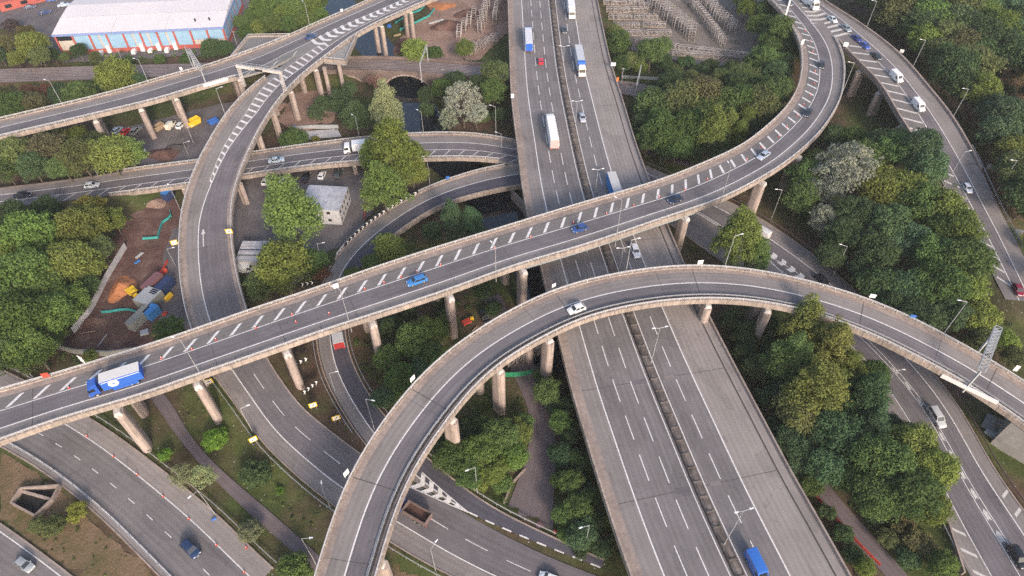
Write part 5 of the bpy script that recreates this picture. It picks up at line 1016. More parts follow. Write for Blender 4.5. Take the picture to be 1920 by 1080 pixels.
LAMPS = [(117,196,152,ZA,PI*.9,'lamp post on the upper viaduct parapet nearest the left edge'),(278,154,112,ZA,PI*.9,'lamp post on the upper viaduct parapet beside the railway'),(422,214,166,11.8,.3,'lamp post on the left parapet of the loop viaduct below the gantry'),(363,268,248,None,.3,'lamp post in the vehicle yard left of the loop viaduct'),(356,297,268,None,.2,'lamp post behind the loop viaduct above the soil heap'),(184,330,281,3.1,PI*.8,'lamp post on the verge of the left link road'),(340,397,352,None,PI*.7,'lamp post in the soil yard against the loop viaduct'),(330,500,467,None,.2,'lamp post beside the site lane near the red barriers'),(606,498,457,3.2,.1,'lamp post beside the inner slip road by the reddish shrub'),(806,345,290,3.2,PI*.85,'lamp post on the outer parapet of the curved bridge'),(581,49,6,ZA,PI*.7,'lamp post on the upper viaduct beside the dark blue car'),(674,259,220,4.6,PI*.75,'lamp post behind the white box lorry'),(794,249,210,4.2,PI*.8,'lamp post on the link bridge over the river'),(930,252,200,3.6,PI*.9,'lamp post by the silver poplar at the motorway'),(940,281,255,3.4,PI*.9,'short lamp post at the nose where bridge and link meet'),
 (1359,499,442,17,.2,'lamp post on the loop parapet in front of the bright poplar'),(1174,507,450,17.4,.2,'lamp post on the loop parapet above the motorway'),(1156,444,375,16.0,PI*.85,'lamp post on the flyover parapet above the motorway'),(1351,379,312,14.9,PI*.6,'lamp post on the flyover parapet right of the dark hatchback'),(930,514,462,16.5,PI*.7,'lamp post on the flyover parapet left of the motorway'),(655,605,542,16.6,PI*.9,'lamp post in the middle of the flyover parapet'),(377,704,637,16.8,PI*.9,'lamp post on the flyover right of the blue lorry'),(1585,160,118,13.3,PI*.95,'lamp post on the inner parapet where the roads split'),
 (1445,414,356,1.2,PI,'lamp post beside the dual road at the concrete apron'),(1562,515,462,1,PI*.9,'lamp post behind the loop beside the black car'),(1587,497,458,None,PI*.9,'lamp post standing against the right hand wood'),(1770,624,566,13,PI*.95,'lamp post on the outer parapet of the loop by the wood'),(1655,730,695,1,.1,'lamp post beside the dual road at the wood below the loop'),(1767,355,285,None,.2,'lamp post in front of the trees beside the half hidden car'),(1865,364,301,None,PI,'lamp post behind the barrier at the right edge'),(1785,223,167,8.2,PI,'lamp post on the right slip parapet, third from the top'),(1710,129,75,10.8,PI,'lamp post on the right slip parapet, second from the top'),(1624,53,2,12.8,PI,'lamp post on the right slip parapet nearest the top edge'),
 (702,805,748,1.8,-.3,'lamp post on the inner slip road beside the loop'),(628,732,700,2.2,.2,'lamp post on the inner slip road by the chevron board'),(475,812,766,2.4,.4,'lamp post at the outer edge of the descending slip road'),(595,1062,1010,None,.05,'lamp post beside the footpath at the bottom edge'),(817,1072,1030,.7,1.0,'lamp post at the outer edge of the slip road below the loop'),(895,925,876,None,PI*1.15,'lamp post inside the loop beside the shrubs'),(1096,1030,985,None,PI*1.1,'lamp post under the motorway edge at the bottom'),(405,966,920,None,PI*1.3,'lamp post beside the pale willow on the trunk road verge'),(65,711,680,None,PI*1.1,'lamp post behind the flyover at the left edge'),(621,955,920,1.2,PI*.6,'lamp post at the slip road just left of the loop'),(1237,307,259,None,PI*.9,'lamp post on the grass bank right of the motorway'),(1324,306,285,None,PI,'lamp post half hidden behind the flyover parapet')]
for a in LAMPS: lamp(*a)
for i, (u, v, vt, lb) in enumerate([(1056,120,87,'twin arm lamp post on the motorway median by the oncoming lorry'),(1079,230,190,'twin arm lamp post on the motorway median by the silver saloon'),(1116,362,318,'twin arm lamp post on the motorway median just above the flyover'),(1163,498,470,'twin arm lamp post on the motorway median between the flyovers'),(1221,680,615,'twin arm lamp post on the motorway median below the loop'),(1357,1022,955,'twin arm lamp post on the motorway median nearest the bottom')]):
    S, l = RM.proj(u, v, .7); lamp(u, v, vt, ZM+.6, RM.ang(S)+PI/2, lb, True, 'median lamps', 1.15)
# ------------------------------------------------------------------ cones, signs, boards
CONE = None
def cone(p, label, group):
    global CONE
    if CONE is None:
        CONE = thing('traffic_cone', label, 'traffic cone', p, 0, group); CONE.scale = (.8, .8, .8)
        MB().box(-.26, .26, -.26, .26, 0, .06).build('base', M['redp'], CONE); MB().tube((0, 0, .06), (0, 0, .45), .2, .12, 10).build('lower_cone', M['redp'], CONE); MB().tube((0, 0, .45), (0, 0, .72), .12, .085, 10).build('white_band', M['whitep'], CONE); MB().tube((0, 0, .72), (0, 0, 1.0), .085, .04, 10).build('tip', M['redp'], CONE); return
    c = copy_tree(CONE); c.location = p; c['label'] = label; c['group'] = group
def cones():
    pts_ = [(130,728),(303,672),(360,655),(405,637),(555,604),(617,588),(480,615),(548,590),(684,542),(720,530),(752,519),(781,510),(826,497),(927,465),(995,445),(1075,418),(1137,401),(1188,386),(1236,370),(1284,356),(1326,337),(1400,300),(1428,276),(1460,256),(1475,238),(1495,217),(1507,197),(1519,178),(1526,157),(1528,135),(1524,97),(1519,78),(1510,58)]; rank = {k: r for r, k in enumerate(sorted(range(len(pts_)), key=lambda k: pts_[k][0]))}
    for i, (u, v) in enumerate(pts_):
        S, l = RB.proj(u, v); p = RB.pt(S, l); cone(p+Vector((0, 0, .01)), ordn(rank[i], len(rank))+' red and white cone along the hatched lane of the flyover', 'cones on the flyover')
    for i, (u, v) in enumerate(((163,818),(213,856),(258,890),(306,931),(354,973),(406,1022),(458,1073),(462,1027))):
        S, l = RF.proj(u, v); cone(RF.pt(S, l)+Vector((0, 0, .01)), ordn(i, 8)+' red and white cone along the edge of the trunk road', 'cones on the trunk road')
cones()
def sign(u, v, zb, w, h, pole, face, mat, label, cat='sign', lean=0.0, shape='rect', glyph=None, post2=True, backmat='galv'):
    """board on two posts facing angle `face` (plan direction of its front)"""
    p = at(u, v, zb) if zb is not None else gnd(u, v); t = thing('road_sign', label, cat, p, face-PI/2+PI)
    for x in ((-w*.3, w*.3) if post2 else (0,)): MB().tube((x, .06, -.2), (x, .06, pole+h*.9), .045, n=6).build('post', M['galv'], t)
    MB().box(-w/2, w/2, -.03, .03, pole, pole+h).build('board', M[mat], t)
    if glyph:
        for gx0, gx1, gz0, gz1, gm in glyph: MB().box(gx0*w/2, gx1*w/2, -.045, -.034, pole+gz0*h, pole+gz1*h).build('panel', M[gm], t)
    return t
YG = [(-.75, .75, .12, .88, 'whitep'), (-.35, -.1, .25, .6, 'redp'), (.05, .3, .35, .75, 'blackp')]
for u, v, z, fc, lb in ((479,832,2.2,-1.0,'yellow works sign on the outer verge of the descending slip road'),(590,768,1.9,-1.2,'upper yellow works sign on the wedge between the slip roads'),(633,792,1.8,-1.2,'lower yellow works sign on the wedge between the slip roads'),(711,746,1.8,-1.2,'yellow works sign among the shrubs right of the inner slip road'),(433,443,7.4,-1.4,'yellow works sign on the right parapet of the loop viaduct'),(331,464,5.0,-1.2,'yellow works sign at the left edge of the loop viaduct'),(396,724,3.4,-1.2,'yellow works sign below the flyover at the pier')):
    sign(u, v, z, 1.7, 1.6, 1.0, fc, 'yellow', lb, glyph=YG)
for u, v, z, fc, m, w, h, lb in ((160,684,17.4,-2.0,'whitep',1.2,2.0,'white diamond sign behind the flyover near the blue lorry'),(92,712,17.5,-1.3,'redp',1.3,1.3,'red square sign at the left end of the flyover'),(775,718,17.3,-.6,'whitep',1.3,1.3,'white sign back on the loop parapet above the inner slip road'),(652,895,16.2,-.6,'whitep',1.2,1.5,'white sign back on the loop parapet nearest the bottom'),(1038,543,17.6,-1.0,'whitep',1.0,1.0,'white sign back on the loop parapet left of the motorway'),(1311,500,17.1,-1.4,'whitep',1.3,1.2,'white sign back on the loop parapet right of the motorway'),(1632,563,14.8,-1.8,'whitep',1.3,1.1,'white sign back on the loop parapet in front of the wood'),(1708,600,13.9,-1.9,'bluep',1.2,.8,'small blue sign on the loop parapet'),(1898,700,10.6,-2.0,'whitep',.8,1.8,'narrow white sign by the parapet end at the right edge'),(1149,128,10.6,-1.6,'whitep',1.6,1.2,'white marker board on the right motorway parapet'),(961,188,10.6,-1.6,'whitep',1.0,1.4,'red and white marker board on the left motorway parapet'),(342,136,12.6,-1.3,'whitep',.8,1.0,'small white sign on the upper viaduct parapet'),(642,26,12.6,-1.2,'whitep',.8,1.0,'small white sign on the upper viaduct by the chevrons'),(1688,103,11.5,-2.2,'whitep',1.3,1.1,'white sign on the outer parapet of the right slip road'),(1583,92,13,-2.0,'whitep',1.4,1.6,'white sign at the nose where flyover and slip divide'),(1502,88,13,-1.0,'whitep',1.4,1.8,'pale sign on the left parapet of the flyover bend'),(840,340,3.2,-1.2,'bluep',1.0,1.0,'small blue sign on the curved bridge parapet'),(632,545,16.6,-1.2,'whitep',1.2,1.4,'white sign on the flyover parapet beside the chevron board'),(1853,322,4.6,-2.0,'galv',2.2,1.6,'grey sign back behind the barrier of the right slip road'),(1905,442,2.4,-2.0,'galv',2.0,1.4,'grey sign back at the right edge behind the barrier'),(1575,490,None,-2.2,'galv',2.6,2.6,'large grey sign back in front of the right hand wood'),(1157,157,10.5,-1.6,'orangep',.7,1.4,'orange marker post on the motorway parapet')):
    sign(u, v, z, w, h, .9, fc, m, lb, post2=w > 1.1)
def chevron_board(u, v, z, n, face, label, step=.85, h=.85, pole=.7):
    p = at(u, v, z) if z is not None else gnd(u, v); t = thing('chevron_sign', label, 'chevron sign', p, face+PI/2); w = n*step
    for x in (-w*.35, w*.35): MB().tube((x, .06, -.2), (x, .06, pole+h*.9), .045, n=6).build('post', M['galv'], t)
    MB().box(-w/2, w/2, -.03, .03, pole, pole+h).build('board', M['blackp'], t)
    for i in range(n):
        x = -w/2+step*(i+.2); a = step*.33; MB().add([(x, -.045, pole+.04), (x+a, -.045, pole+.04), (x+a*1.9, -.045, pole+h/2), (x+a, -.045, pole+h-.04), (x, -.045, pole+h-.04), (x+a*.9, -.045, pole+h/2)], [(0, 1, 2, 3, 4, 5)]).build('white_chevron', M['whitep'], t, fix=False)
chevron_board(566, 684, 2.6, 3, -1.0, 'black and white chevron sign behind the pier between the slip roads', 1.2, 1.2); chevron_board(584, 732, 2.3, 4, -.7, 'black and white chevron sign lower on the wedge between the slip roads', 1.1, 1.2); chevron_board(578, 538, 2.5, 3, -1.3, 'black and white chevron sign just behind the flyover', 1.2, 1.2)
def chevron_barrier():
    a, b = RD.proj(785, 364)[0], RD.proj(643, 464)[0]; t = thing('chevron_barrier', 'long black and white chevron boards round the outside of the curved bridge', 'chevron barrier')
    S = RD.ss(a, b, 1.0); e = -RD.w(S)+.55; sweep(RD, 'board', M['blackp'], [(0, .25), (0, 1.35), (.05, 1.35), (.05, .25)], t, S, e)
    for s in np.arange(a+.4, b-1.3, 1.55):
        q = lambda x, z: RD.pt(s+x, -float(RD.w(s+x))+.555, z)+Vector((0, 0, 0))
        n = (RD.pt(s, 1)-RD.pt(s, 0))*.015
        MB().add([q(1.05, .3)+n, q(.6, .3)+n, q(.05, .8)+n, q(.6, 1.3)+n, q(1.05, 1.3)+n, q(.5, .8)+n], [(0, 1, 2, 3, 4, 5)]).build('white_chevron', M['whitep'], t, fix=False)
chevron_barrier()
# ------------------------------------------------------------------ buildings, yards and smaller structures
def frame_at(u0, v0, u1, v1, z):
    """origin at the first pixel, x axis towards the second, both at height z"""
    p, q = at(u0, v0, z), at(u1, v1, z); d = q-p; return p, math.atan2(d.y, d.x), d.length
def warehouse():
    p, an, L = frame_at(100, 64, 416, 49, 8.2); t = thing('warehouse', 'long warehouse with pale roof, blue wall panels and red brick pillars', 'warehouse', (p.x, p.y, 0), an)
    D = 34.0; H = 8.2; zr = 9.8
    MB().box(0, L, .25, D, -.5, H-.3).build('wall', M['cream'], t)
    MB().box(-.05, L+.05, 0, .22, -.5, 1.6).build('plinth', M['redbrick'], t)
    n = 10; bay = L/n
    for i in range(n+1):
        MB().box(i*bay-.35, i*bay+.35, -.15, .2, 1.62, H-.3).build('pillar', M['redbrick'], t)
    for i in range(n):
        x0, x1 = i*bay+.38, (i+1)*bay-.38
        if i == 0:
            MB().box(x0, x1, .05, .2, 5.4, 7.4).build('window', M['glass'], t)
            for k in range(1, 5): MB().box(x0+(x1-x0)*k/5-.06, x0+(x1-x0)*k/5+.06, -.02, .04, 5.4, 7.4).build('mullion', M['dark'], t)
            MB().box(x0+2, x1, .03, .2, -.2, 4.0).build('roller_door', M['cream'], t)
        elif i in (2, 4, 5, 6):
            xm = x0+(x1-x0)*(.42 if i % 2 else .55)
            MB().box(x0, xm-.4, .02, .2, 1.62, 7.2).build('wall_panel', M['bluepanel'], t); MB().box(xm+.4, x1, .02, .2, 1.62, 7.2).build('wall_panel', M['bluepanel'], t)
        elif i >= 8:
            MB().box(x0, x1, .02, .2, 3.4, 7.2).build('wall_panel', M['bluepanel'], t); MB().box(x0, x1, .04, .2, -.2, 3.2).build('roller_door', M['cream'], t)
        else: MB().box(x0, x1, .02, .2, 1.62, 7.2).build('wall_panel', M['bluepanel'], t)
        if i in (2, 4, 5, 6):
            MB().box(x0+.8, x0+2.2, -2.6, -.2, -.3, 1.2).build('loading_dock', M['whitep'], t); MB().box(x0+4.0, x0+5.4, -1.0, -.16, .2, 3.0).build('dock_door', M['whitep'], t)
    m = 5
    for i in range(m):                                    # end wall
        y0, y1 = 1+i*(D-2)/m, 1+(i+1)*(D-2)/m-.5
        MB().box(L+.02, L+.2, y0, y1, 1.8, 7.6).build('wall_panel', M['bluepanel'], t); MB().box(L, L+.26, y1+.02, y1+.48, -.3, 7.6).build('pillar', M['redbrick'], t)
    MB().box(L+.02, L+.24, .5, D, -.4, 1.75).build('plinth', M['redbrick'], t)
    mb = MB(); ys = [(-.5, H), (10.5, H+1.2), (D/2+3, H+1.7), (D+.5, H)]
    for y, z in ys: mb.v += [(-.5, y, z), (L+.5, y, z)]
    mb.f = [(2*i, 2*i+1, 2*i+3, 2*i+2) for i in range(3)]; mb.v += [(-.5, y, H-.35) for y in (-.5, D+.5)]+[(L+.5, y, H-.35) for y in (-.5, D+.5)]
    mb.f += [(0, 8, 10, 1), (0, 2, 4, 6, 9, 8), (1, 10, 11, 7, 5, 3), (6, 7, 11, 9), (8, 9, 11, 10)]
    r = mb.build('roof', M['roof'], t)
    for x in (.34, .66): MB().box(L*x-.06, L*x+.06, -.4, 10.4, H+.02, H+.06).build('roof_seam', M['cabin'], r).rotation_euler = (math.atan2(1.2, 11), 0, 0)
    for y, z in ((10.5, H+1.22),): MB().box(-.4, L+.4, y-.1, y+.1, z, z+.06).build('roof_seam', M['cabin'], r)
    for x, y in ((L*.83, 4), (L*.915, 4.4)): MB().tube((x, y, H+.3), (x, y, H+1.5), .3, n=8).build('roof_vent', M['dark'], r)
    MB().box(-.55, L+.55, -.72, -.52, H-.75, H+.02).build('gutter', M['bluetrim'], t); MB().box(L+.52, L+.7, -.5, D+.4, H-.5, H+.1).build('gutter', M['bluetrim'], t)
warehouse()
def red_building():
    p, an, L = frame_at(-40, 30, 110, -8, 3); t = thing('low_building', 'low red brick building with a white car park wall at the upper left corner', 'building', (p.x, p.y, 0), an)
    MB().box(8, L, 6, 14, -.3, 3.2).build('wall', M['redbrick'], t); MB().box(7.7, L+.3, 5.7, 14.3, 3.2, 3.5).build('roof', M['redbrick'], t)
    for i in range(5): MB().box(10+i*6, 12.5+i*6, 5.9, 5.995, 1, 2.4).build('window', M['glass'], t)
red_building()
def cabins():
    P = at(560, 391, 5.4); Q = at(578, 346, 5.4); R = at(635, 395, 5.4); yd = (Q-P); an = math.atan2(yd.y, yd.x)-PI/2; w = (R-P).length; dl = yd.length; sl = dl/5
    an = math.atan2((R-P).y, (R-P).x); k = 0; W2 = w*1.18/2
    ux = Vector((math.cos(an), math.sin(an), 0)); uy = Vector((-ux.y, ux.x, 0)); org = Vector((P.x, P.y, 0))
    ORD = ['nearest', 'second', 'middle', 'fourth', 'farthest']
    for lev in (0, 1):
        for i in range(5):
            t = thing('site_cabin', '%s grey steel cabin on the %s level of the office stack' % (ORD[i], 'upper' if lev else 'lower'), 'cabin', org+uy*(i*sl), an, 'stacked site cabins'); t.location.z = .1+lev*2.65; L = w; H = 2.6
            MB().box(0, L, 0, sl-.06, 0, H-.12).build('body', M['cabin'], t)
            r = MB().box(-.05, L+.05, .0, sl-.07, H-.115, H).build('roof', M['cabroof'], t)
            for x in np.linspace(.4, L-.4, 9): MB().box(x-.05, x+.05, .06, sl-.14, H+.004, H+.05).build('roof_rib', M['cabroof'], r)
            for s, x in ((1, L),):
                MB().box(x+.004, x+.05, sl*.3, sl*.62, 1.1, 2.0).build('window', M['dark'], t)
            if i == 0:
                for x in (.25, .72): MB().box(L*x-.5, L*x+.5, -.05, -.004, 1.1, 2.0).build('window', M['dark'], t)
cabins()
def shed():
    p = at(440, 492, 3); q = at(492, 492, 3); t = thing('shed', 'grey ribbed roof shed between the loop viaduct and the trees', 'shed', (p.x, p.y, 0), 0); L = (q-p).length; D = 8
    MB().box(.2, L-.2, .2, D-.2, -.2, 3).build('wall', M['cabin'], t); r = MB().box(0, L, 0, D, 3, 3.2).build('roof', M['cabroof'], t)
    for y in np.linspace(.4, D-.4, 8): MB().box(.1, L-.1, y-.12, y+.12, 3.21, 3.3).build('roof_rib', M['dark'] if int(y*10) % 3 == 0 else M['cabin'], r)
    MB().box(L-.25, L-.18, 2, 4.4, 0, 2.4).build('door', M['dark'], t)
shed()
def container(u, v, an, L, mat, roofmat, label, H=2.6, W=2.5, z=.12):
    L *= .82; W *= .85; p = gnd(u, v); t = thing('container', label, 'container', (p.x, p.y, max(z, p.z)), an); MB().box(-L/2, L/2, -W/2, W/2, 0, H-.06).build('body', M[mat], t); r = MB().box(-L/2+.04, L/2-.04, -W/2+.04, W/2-.04, H-.055, H).build('roof', M[roofmat], t)
    for x in np.arange(-L/2+.3, L/2-.2, .6):
        MB().box(x-.08, x+.08, -W/2+.1, W/2-.1, H+.003, H+.03).build('roof_rib', M[roofmat], r)
    for s in (-1, 1):
        for x in np.arange(-L/2+.3, L/2-.2, .6): MB().box(x-.1, x+.1, s*W/2-.02, s*W/2+.02, .15, H-.2).build('side_rib', M[mat], t)
    MB().box(L/2+.003, L/2+.05, -W/2+.1, -.03, .1, H-.2).build('door', M[mat], t); MB().box(L/2+.003, L/2+.05, .03, W/2-.1, .1, H-.2).build('door', M[mat], t)
mm = lambda n, c: M.setdefault(n, pm(n, c, .12, 1, .3, .7))
mm('navy', (.03, .05, .13)); mm('maroon', (.2, .1, .11)); mm('greygreen', (.24, .24, .22)); mm('contblue', (.05, .2, .48)); mm('tan', (.5, .4, .3)); mm('lightgrey', (.38, .39, .4))
A_ = math.radians(68)
container(309, 548, A_, 8, 'navy', 'navy', 'dark navy container beside the site lane', z=.12); container(291, 538, A_, 7, 'maroon', 'maroon', 'dull maroon roofed store beside the navy container'); container(284, 567, A_, 6.5, 'greygreen', 'lightgrey', 'grey container with gridded roof in the soil yard', W=5.5); container(289, 592, A_, 4.2, 'contblue', 'contblue', 'bright blue container at the end of the site stores'); container(266, 603, A_, 8, 'greygreen', 'greygreen', 'grey green container on the soil side of the stores'); container(318, 373, A_*1.05, 3.5, 'navy', 'contblue', 'small blue container under the link bridge')
container(1262, 140, .1, 3, 'tan', 'tan', 'small tan box hidden beside the trestle yard scrub') if False else None
def skip(u, v, an, mat, label, s=1.0):
    p = gnd(u, v); t = thing('skip', label, 'skip', (p.x, p.y, .08), an); mb = MB(); L, W, H = 2.3*s, 1.1*s, 1.7*s
    mb.add([(-L*.8, -W, 0), (L*.8, -W, 0), (L*.8, W, 0), (-L*.8, W, 0), (-L, -W, H), (L, -W, H), (L, W, H), (-L, W, H), (-L+.15, -W+.12, H), (L-.15, -W+.12, H), (L-.15, W-.12, H), (-L+.15, W-.12, H), (-L*.78, -W+.12, .2), (L*.78, -W+.12, .2), (L*.78, W-.12, .2), (-L*.78, W-.12, .2)],
           [(3,2,1,0),(0,1,5,4),(1,2,6,5),(2,3,7,6),(3,0,4,7),(4,5,9,8),(5,6,10,9),(6,7,11,10),(7,4,8,11),(8,9,13,12),(9,10,14,13),(10,11,15,14),(11,8,12,15),(12,13,14,15)]); mb.build('body', M[mat], t, fix=False)
    for x in (-.5, .5):
        for y in (-1, 1): MB().box(x*L-.06, x*L+.06, y*(W+.03)-.03, y*(W+.03)+.03, .1, H-.05).build('rib', M[mat], t)
skip(364, 233, .9, 'yellow', 'large yellow skip by the vehicle yard entrance', 1.05); skip(401, 232, .8, 'bluep', 'blue skip beside the yellow skip', .75); skip(298, 243, 1.0, 'wood', 'timber coloured trailer of planks beside the parked cars', .9)
def dumper():
    p = gnd(254, 556); t = thing('site_dumper', 'yellow site dumper beside the orange sand heap', 'dumper', (p.x, p.y, .05), 2.4)
    MB().box(-1.6, 1.2, -.5, .5, .5, .9).build('chassis', M['dark'], t); mb = MB(); frustum(mb, (.1, 1.7, .8, .8), (-.3, 2.3, 1.15, 1.7)); mb.build('skip', M['yellow'], t); MB().box(-1.7, -.5, -.6, .6, .9, 1.5).build('engine_cover', M['yellow'], t); MB().box(-.6, -.3, -.3, .3, .9, 1.7).build('seat', M['dark'], t)
    for x in (-1.1, -.4):
        for y in (-.55, .55): MB().bar((x, y, 1.5), (x, y, 2.5), .07).build('roll_bar', M['dark'], t)
    MB().box(-1.2, -.3, -.6, .6, 2.5, 2.56).build('canopy', M['yellow'], t); wheels(t, (-1.0, 1.0), .95, .5, .4)
dumper()
def heap(u, v, rx, ry, h, mat, label, name='soil_heap', seed=1):
    p = gnd(u, v); r = random.Random(seed); mb = MB(); n, m = 20, 6; t = [(0, 0, h)]
    for j in range(1, m+1):
        f = j/m
        for i in range(n): a = 2*PI*i/n; k = 1+.16*math.sin(3*a+seed)+r.uniform(-.06, .06); t.append((math.cos(a)*rx*f*k, math.sin(a)*ry*f*k, h*(1-f)**1.15*(1+r.uniform(-.15, .15))-.15*f))
    mb.v = t; mb.f = [(0, 1+i, 1+(i+1) % n) for i in range(n)]+[(1+j*n+i, 1+(j+1)*n+i, 1+(j+1)*n+(i+1) % n, 1+j*n+(i+1) % n) for j in range(m-1) for i in range(n)]
    o = mb.build(name, M[mat], None, True); o.location = (p.x, p.y, .04); tag(o, label, 'heap')
heap(229, 542, 3.4, 5.0, 2.0, 'orange', 'bright orange sand heap in the soil yard', 'sand_heap'); heap(842, 50, 8, 5, 2.4, 'soil', 'brown soil heap on the building site nearest the trestles', seed=3); heap(878, 28, 6, 5, 2.2, 'soil', 'brown soil heap behind the larger one on the building site', seed=4); heap(308, 290, 6, 4, 1.6, 'soil', 'reddish soil heap at the edge of the vehicle yard', seed=5); heap(330, 278, 3.5, 3, 1.2, 'gap', 'dark heap beside the reddish soil heap', seed=6); heap(760, 88, 5, 7, 1.5, 'soil', 'low soil mound by the river under the viaduct piers', seed=8); heap(176, 600, 5, 4, .8, 'soil', 'low soil mound near the retaining wall of the soil yard', seed=9); heap(292, 382, 4, 3, 1.2, 'soil2', 'pale rubble heap under the link bridge', seed=10); heap(520, 200, 3, 3, 1, 'soil2', 'small pale heap beside the loop pier', seed=12); heap(830, 12, 7, 5, .6, 'orange', 'flat orange soil patch on the building site', seed=13)
def plastic_fence(pts, mat, name, label, h=1.0, z=.05, cat='barrier', panel=2.0):
    P = resample(np.array([at(u, v, z) for u, v in pts]), panel); t = thing(name, label, cat, P[0])
    for a, b in zip(P[:-1], P[1:]):
        a_, b_ = Vector(a-P[0]), Vector(b-P[0]); d = (b_-a_)*.03
        c = MB().bar(a_+d+Vector((0, 0, h*.55)), b_-d+Vector((0, 0, h*.55)), .12, h*.75).build('panel', M[mat], t)
        MB().bar(a_+d+Vector((0, 0, .04)), a_+d+Vector((0, 0, h)), .14).build('foot', M[mat], t)
plastic_fence([(320,398),(323,410),(307,416),(301,432),(297,448),(268,450)], 'teal', 'plastic_barrier', 'winding teal plastic barrier across the soil yard'); plastic_fence([(192,588),(215,586),(237,581),(258,587)], 'teal', 'plastic_barrier', 'short teal plastic barrier below the sand heap')
plastic_fence([(742,45),(765,30),(790,20),(803,4)], 'teal', 'plastic_barrier', 'teal barrier between the viaduct piers on the building site'); plastic_fence([(750,58),(780,44),(805,32),(815,18)], 'teal', 'plastic_barrier', 'outer teal barrier beside the river on the building site')
plastic_fence([(1522,925),(1560,967),(1610,1022),(1650,1062)], 'redp', 'plastic_barrier', 'long red plastic barrier along the sloping path', .9); plastic_fence([(685,345),(687,375),(684,400),(684,415)], 'redp', 'plastic_barrier', 'red and white barrier at the edge of the cabin yard', 1.0); plastic_fence([(945,708),(975,708),(1000,702)], 'greenp', 'debris_net', 'green debris netting below the loop beside the pier', 2.2)
plastic_fence([(300,520),(308,505),(316,490)], 'redp', 'plastic_barrier', 'red barriers stacked beside the site lane')
def wall(pts, mat, label, h, z=0.0, w=.35, name='retaining_wall', cat='wall', post=None):
    P = resample(np.array([at(u, v, z) for u, v in pts]), 3.0); t = thing(name, label, cat, P[0]); mb = MB()
    for i, (a, b) in enumerate(zip(P[:-1], P[1:])):
        a_, b_ = Vector(a-P[0]), Vector(b-P[0]); d = (b_-a_).normalized()*.012; MB().bar(a_+d+Vector((0, 0, h/2-.2)), b_-d+Vector((0, 0, h/2-.2)), w, h+.4).build('panel', M[mat], t)
wall([(104,648),(130,662),(205,668),(260,660)], 'greygreen', 'grey hoarding at the lower end of the soil yard', 1.8); wall([(238,465),(205,520),(170,590),(140,625)], 'cabin', 'pale hoarding between the soil yard and the trees', 2.0, w=.12); wall([(1770,985),(1800,1080)], 'conc', 'concrete retaining wall at the lower right corner', 2.0)
wall([(550,243),(585,240),(635,240)], 'lightgrey', 'low pale wall behind the link bridge', 1.2); wall([(945,945),(960,905),(985,880)], 'conc', 'low stone kerb wall beside the dirt track', .5)
wall([(1165,146),(1240,150),(1330,160)], 'lightgrey', 'low pale wall above the railway beside the motorway', 1.0); wall([(260,712),(300,745),(325,790)], 'rust', 'dark rail beside the footpath under the flyover', .8, w=.08) if False else None
wall([(960,372),(985,400),(1000,440)], 'conc', 'concrete river wall below the motorway', 3.2, -1.5, .8)
zone('pale_slab', [(562,246),(632,242),(640,256),(570,262)], M['cabin'], .1, .1)
# arched railway bridge over the river
def rail_bridge():
    a, b = RR.proj(612, 125)[0], RR.proj(915, 135)[0]; S = np.arange(a, b, .5); t = thing('railway_bridge', 'old brick arched railway bridge over the dark river', 'bridge')
    zr = 3.9; arches = [(RR.proj(757, 150)[0], 8.5, 3.0), (RR.proj(648, 150)[0], 5.0, 2.0)]
    def bot(s):
        z = -3.0
        for c, hw, zc in arches:
            if abs(s-c) < hw: z = max(z, -3+(zc+3)*math.sqrt(max(0, 1-((s-c)/hw)**2)))
        return z
    n = len(S); mb = MB(); w = RR.w(S)+.9; zb = np.array([bot(s) for s in S])
    rows = []
    for lat, z in ((w, None), (w, zr+.0), (-w, zr+.0), (-w, None)):
        P = RR.pts(S, lat); P[:, 2] = zb if z is None else z-.05; rows.append(P)
    for r in rows: mb.v += [tuple(p) for p in r]
    mb.f = [(k*n+i, k*n+i+1, ((k+1) % 4)*n+i+1, ((k+1) % 4)*n+i) for k in range(4) for i in range(n-1)]+[(0, n, 2*n, 3*n), (n-1, 2*n-1, 3*n-1, 4*n-1)]
    mb.build('arch_wall', M['brick'], t)
    for s_ in (-1, 1):
        e = (RR.w(S)+.55)*s_; sweep(RR, 'parapet', M['brick'], [(-.2, -.1), (-.2, .9), (.33, .9), (.33, -.1)], t, S, e)
    for c, hw, zc in arches:                  # ring of voussoirs on the near face
        sg = 1 if RR.pt(c, 1).y < RR.pt(c, 0).y else -1; k = 22
        for i in range(k):
            t0, t1 = PI*i/k+.015, PI*(i+1)/k-.015
            def q(th_, rr): s = c+math.cos(th_)*(hw+rr); return RR.pt(s, sg*(float(RR.w(c))+.92))*1.0, -3+math.sin(th_)*(zc+3+rr)
            V = []
            for th_, rr in ((t0, .02), (t1, .02), (t1, .6), (t0, .6)):
                p, z = q(th_, rr); V.append((p.x, p.y, z))
            off = (RR.pt(c, sg)-RR.pt(c, 0))*.08
            MB().add([Vector(v) for v in V]+[Vector(v)+off for v in V], [(0,1,2,3),(7,6,5,4),(0,4,5,1),(1,5,6,2),(2,6,7,3),(3,7,4,0)]).build('arch_stone', M['pier'], t)
rail_bridge()
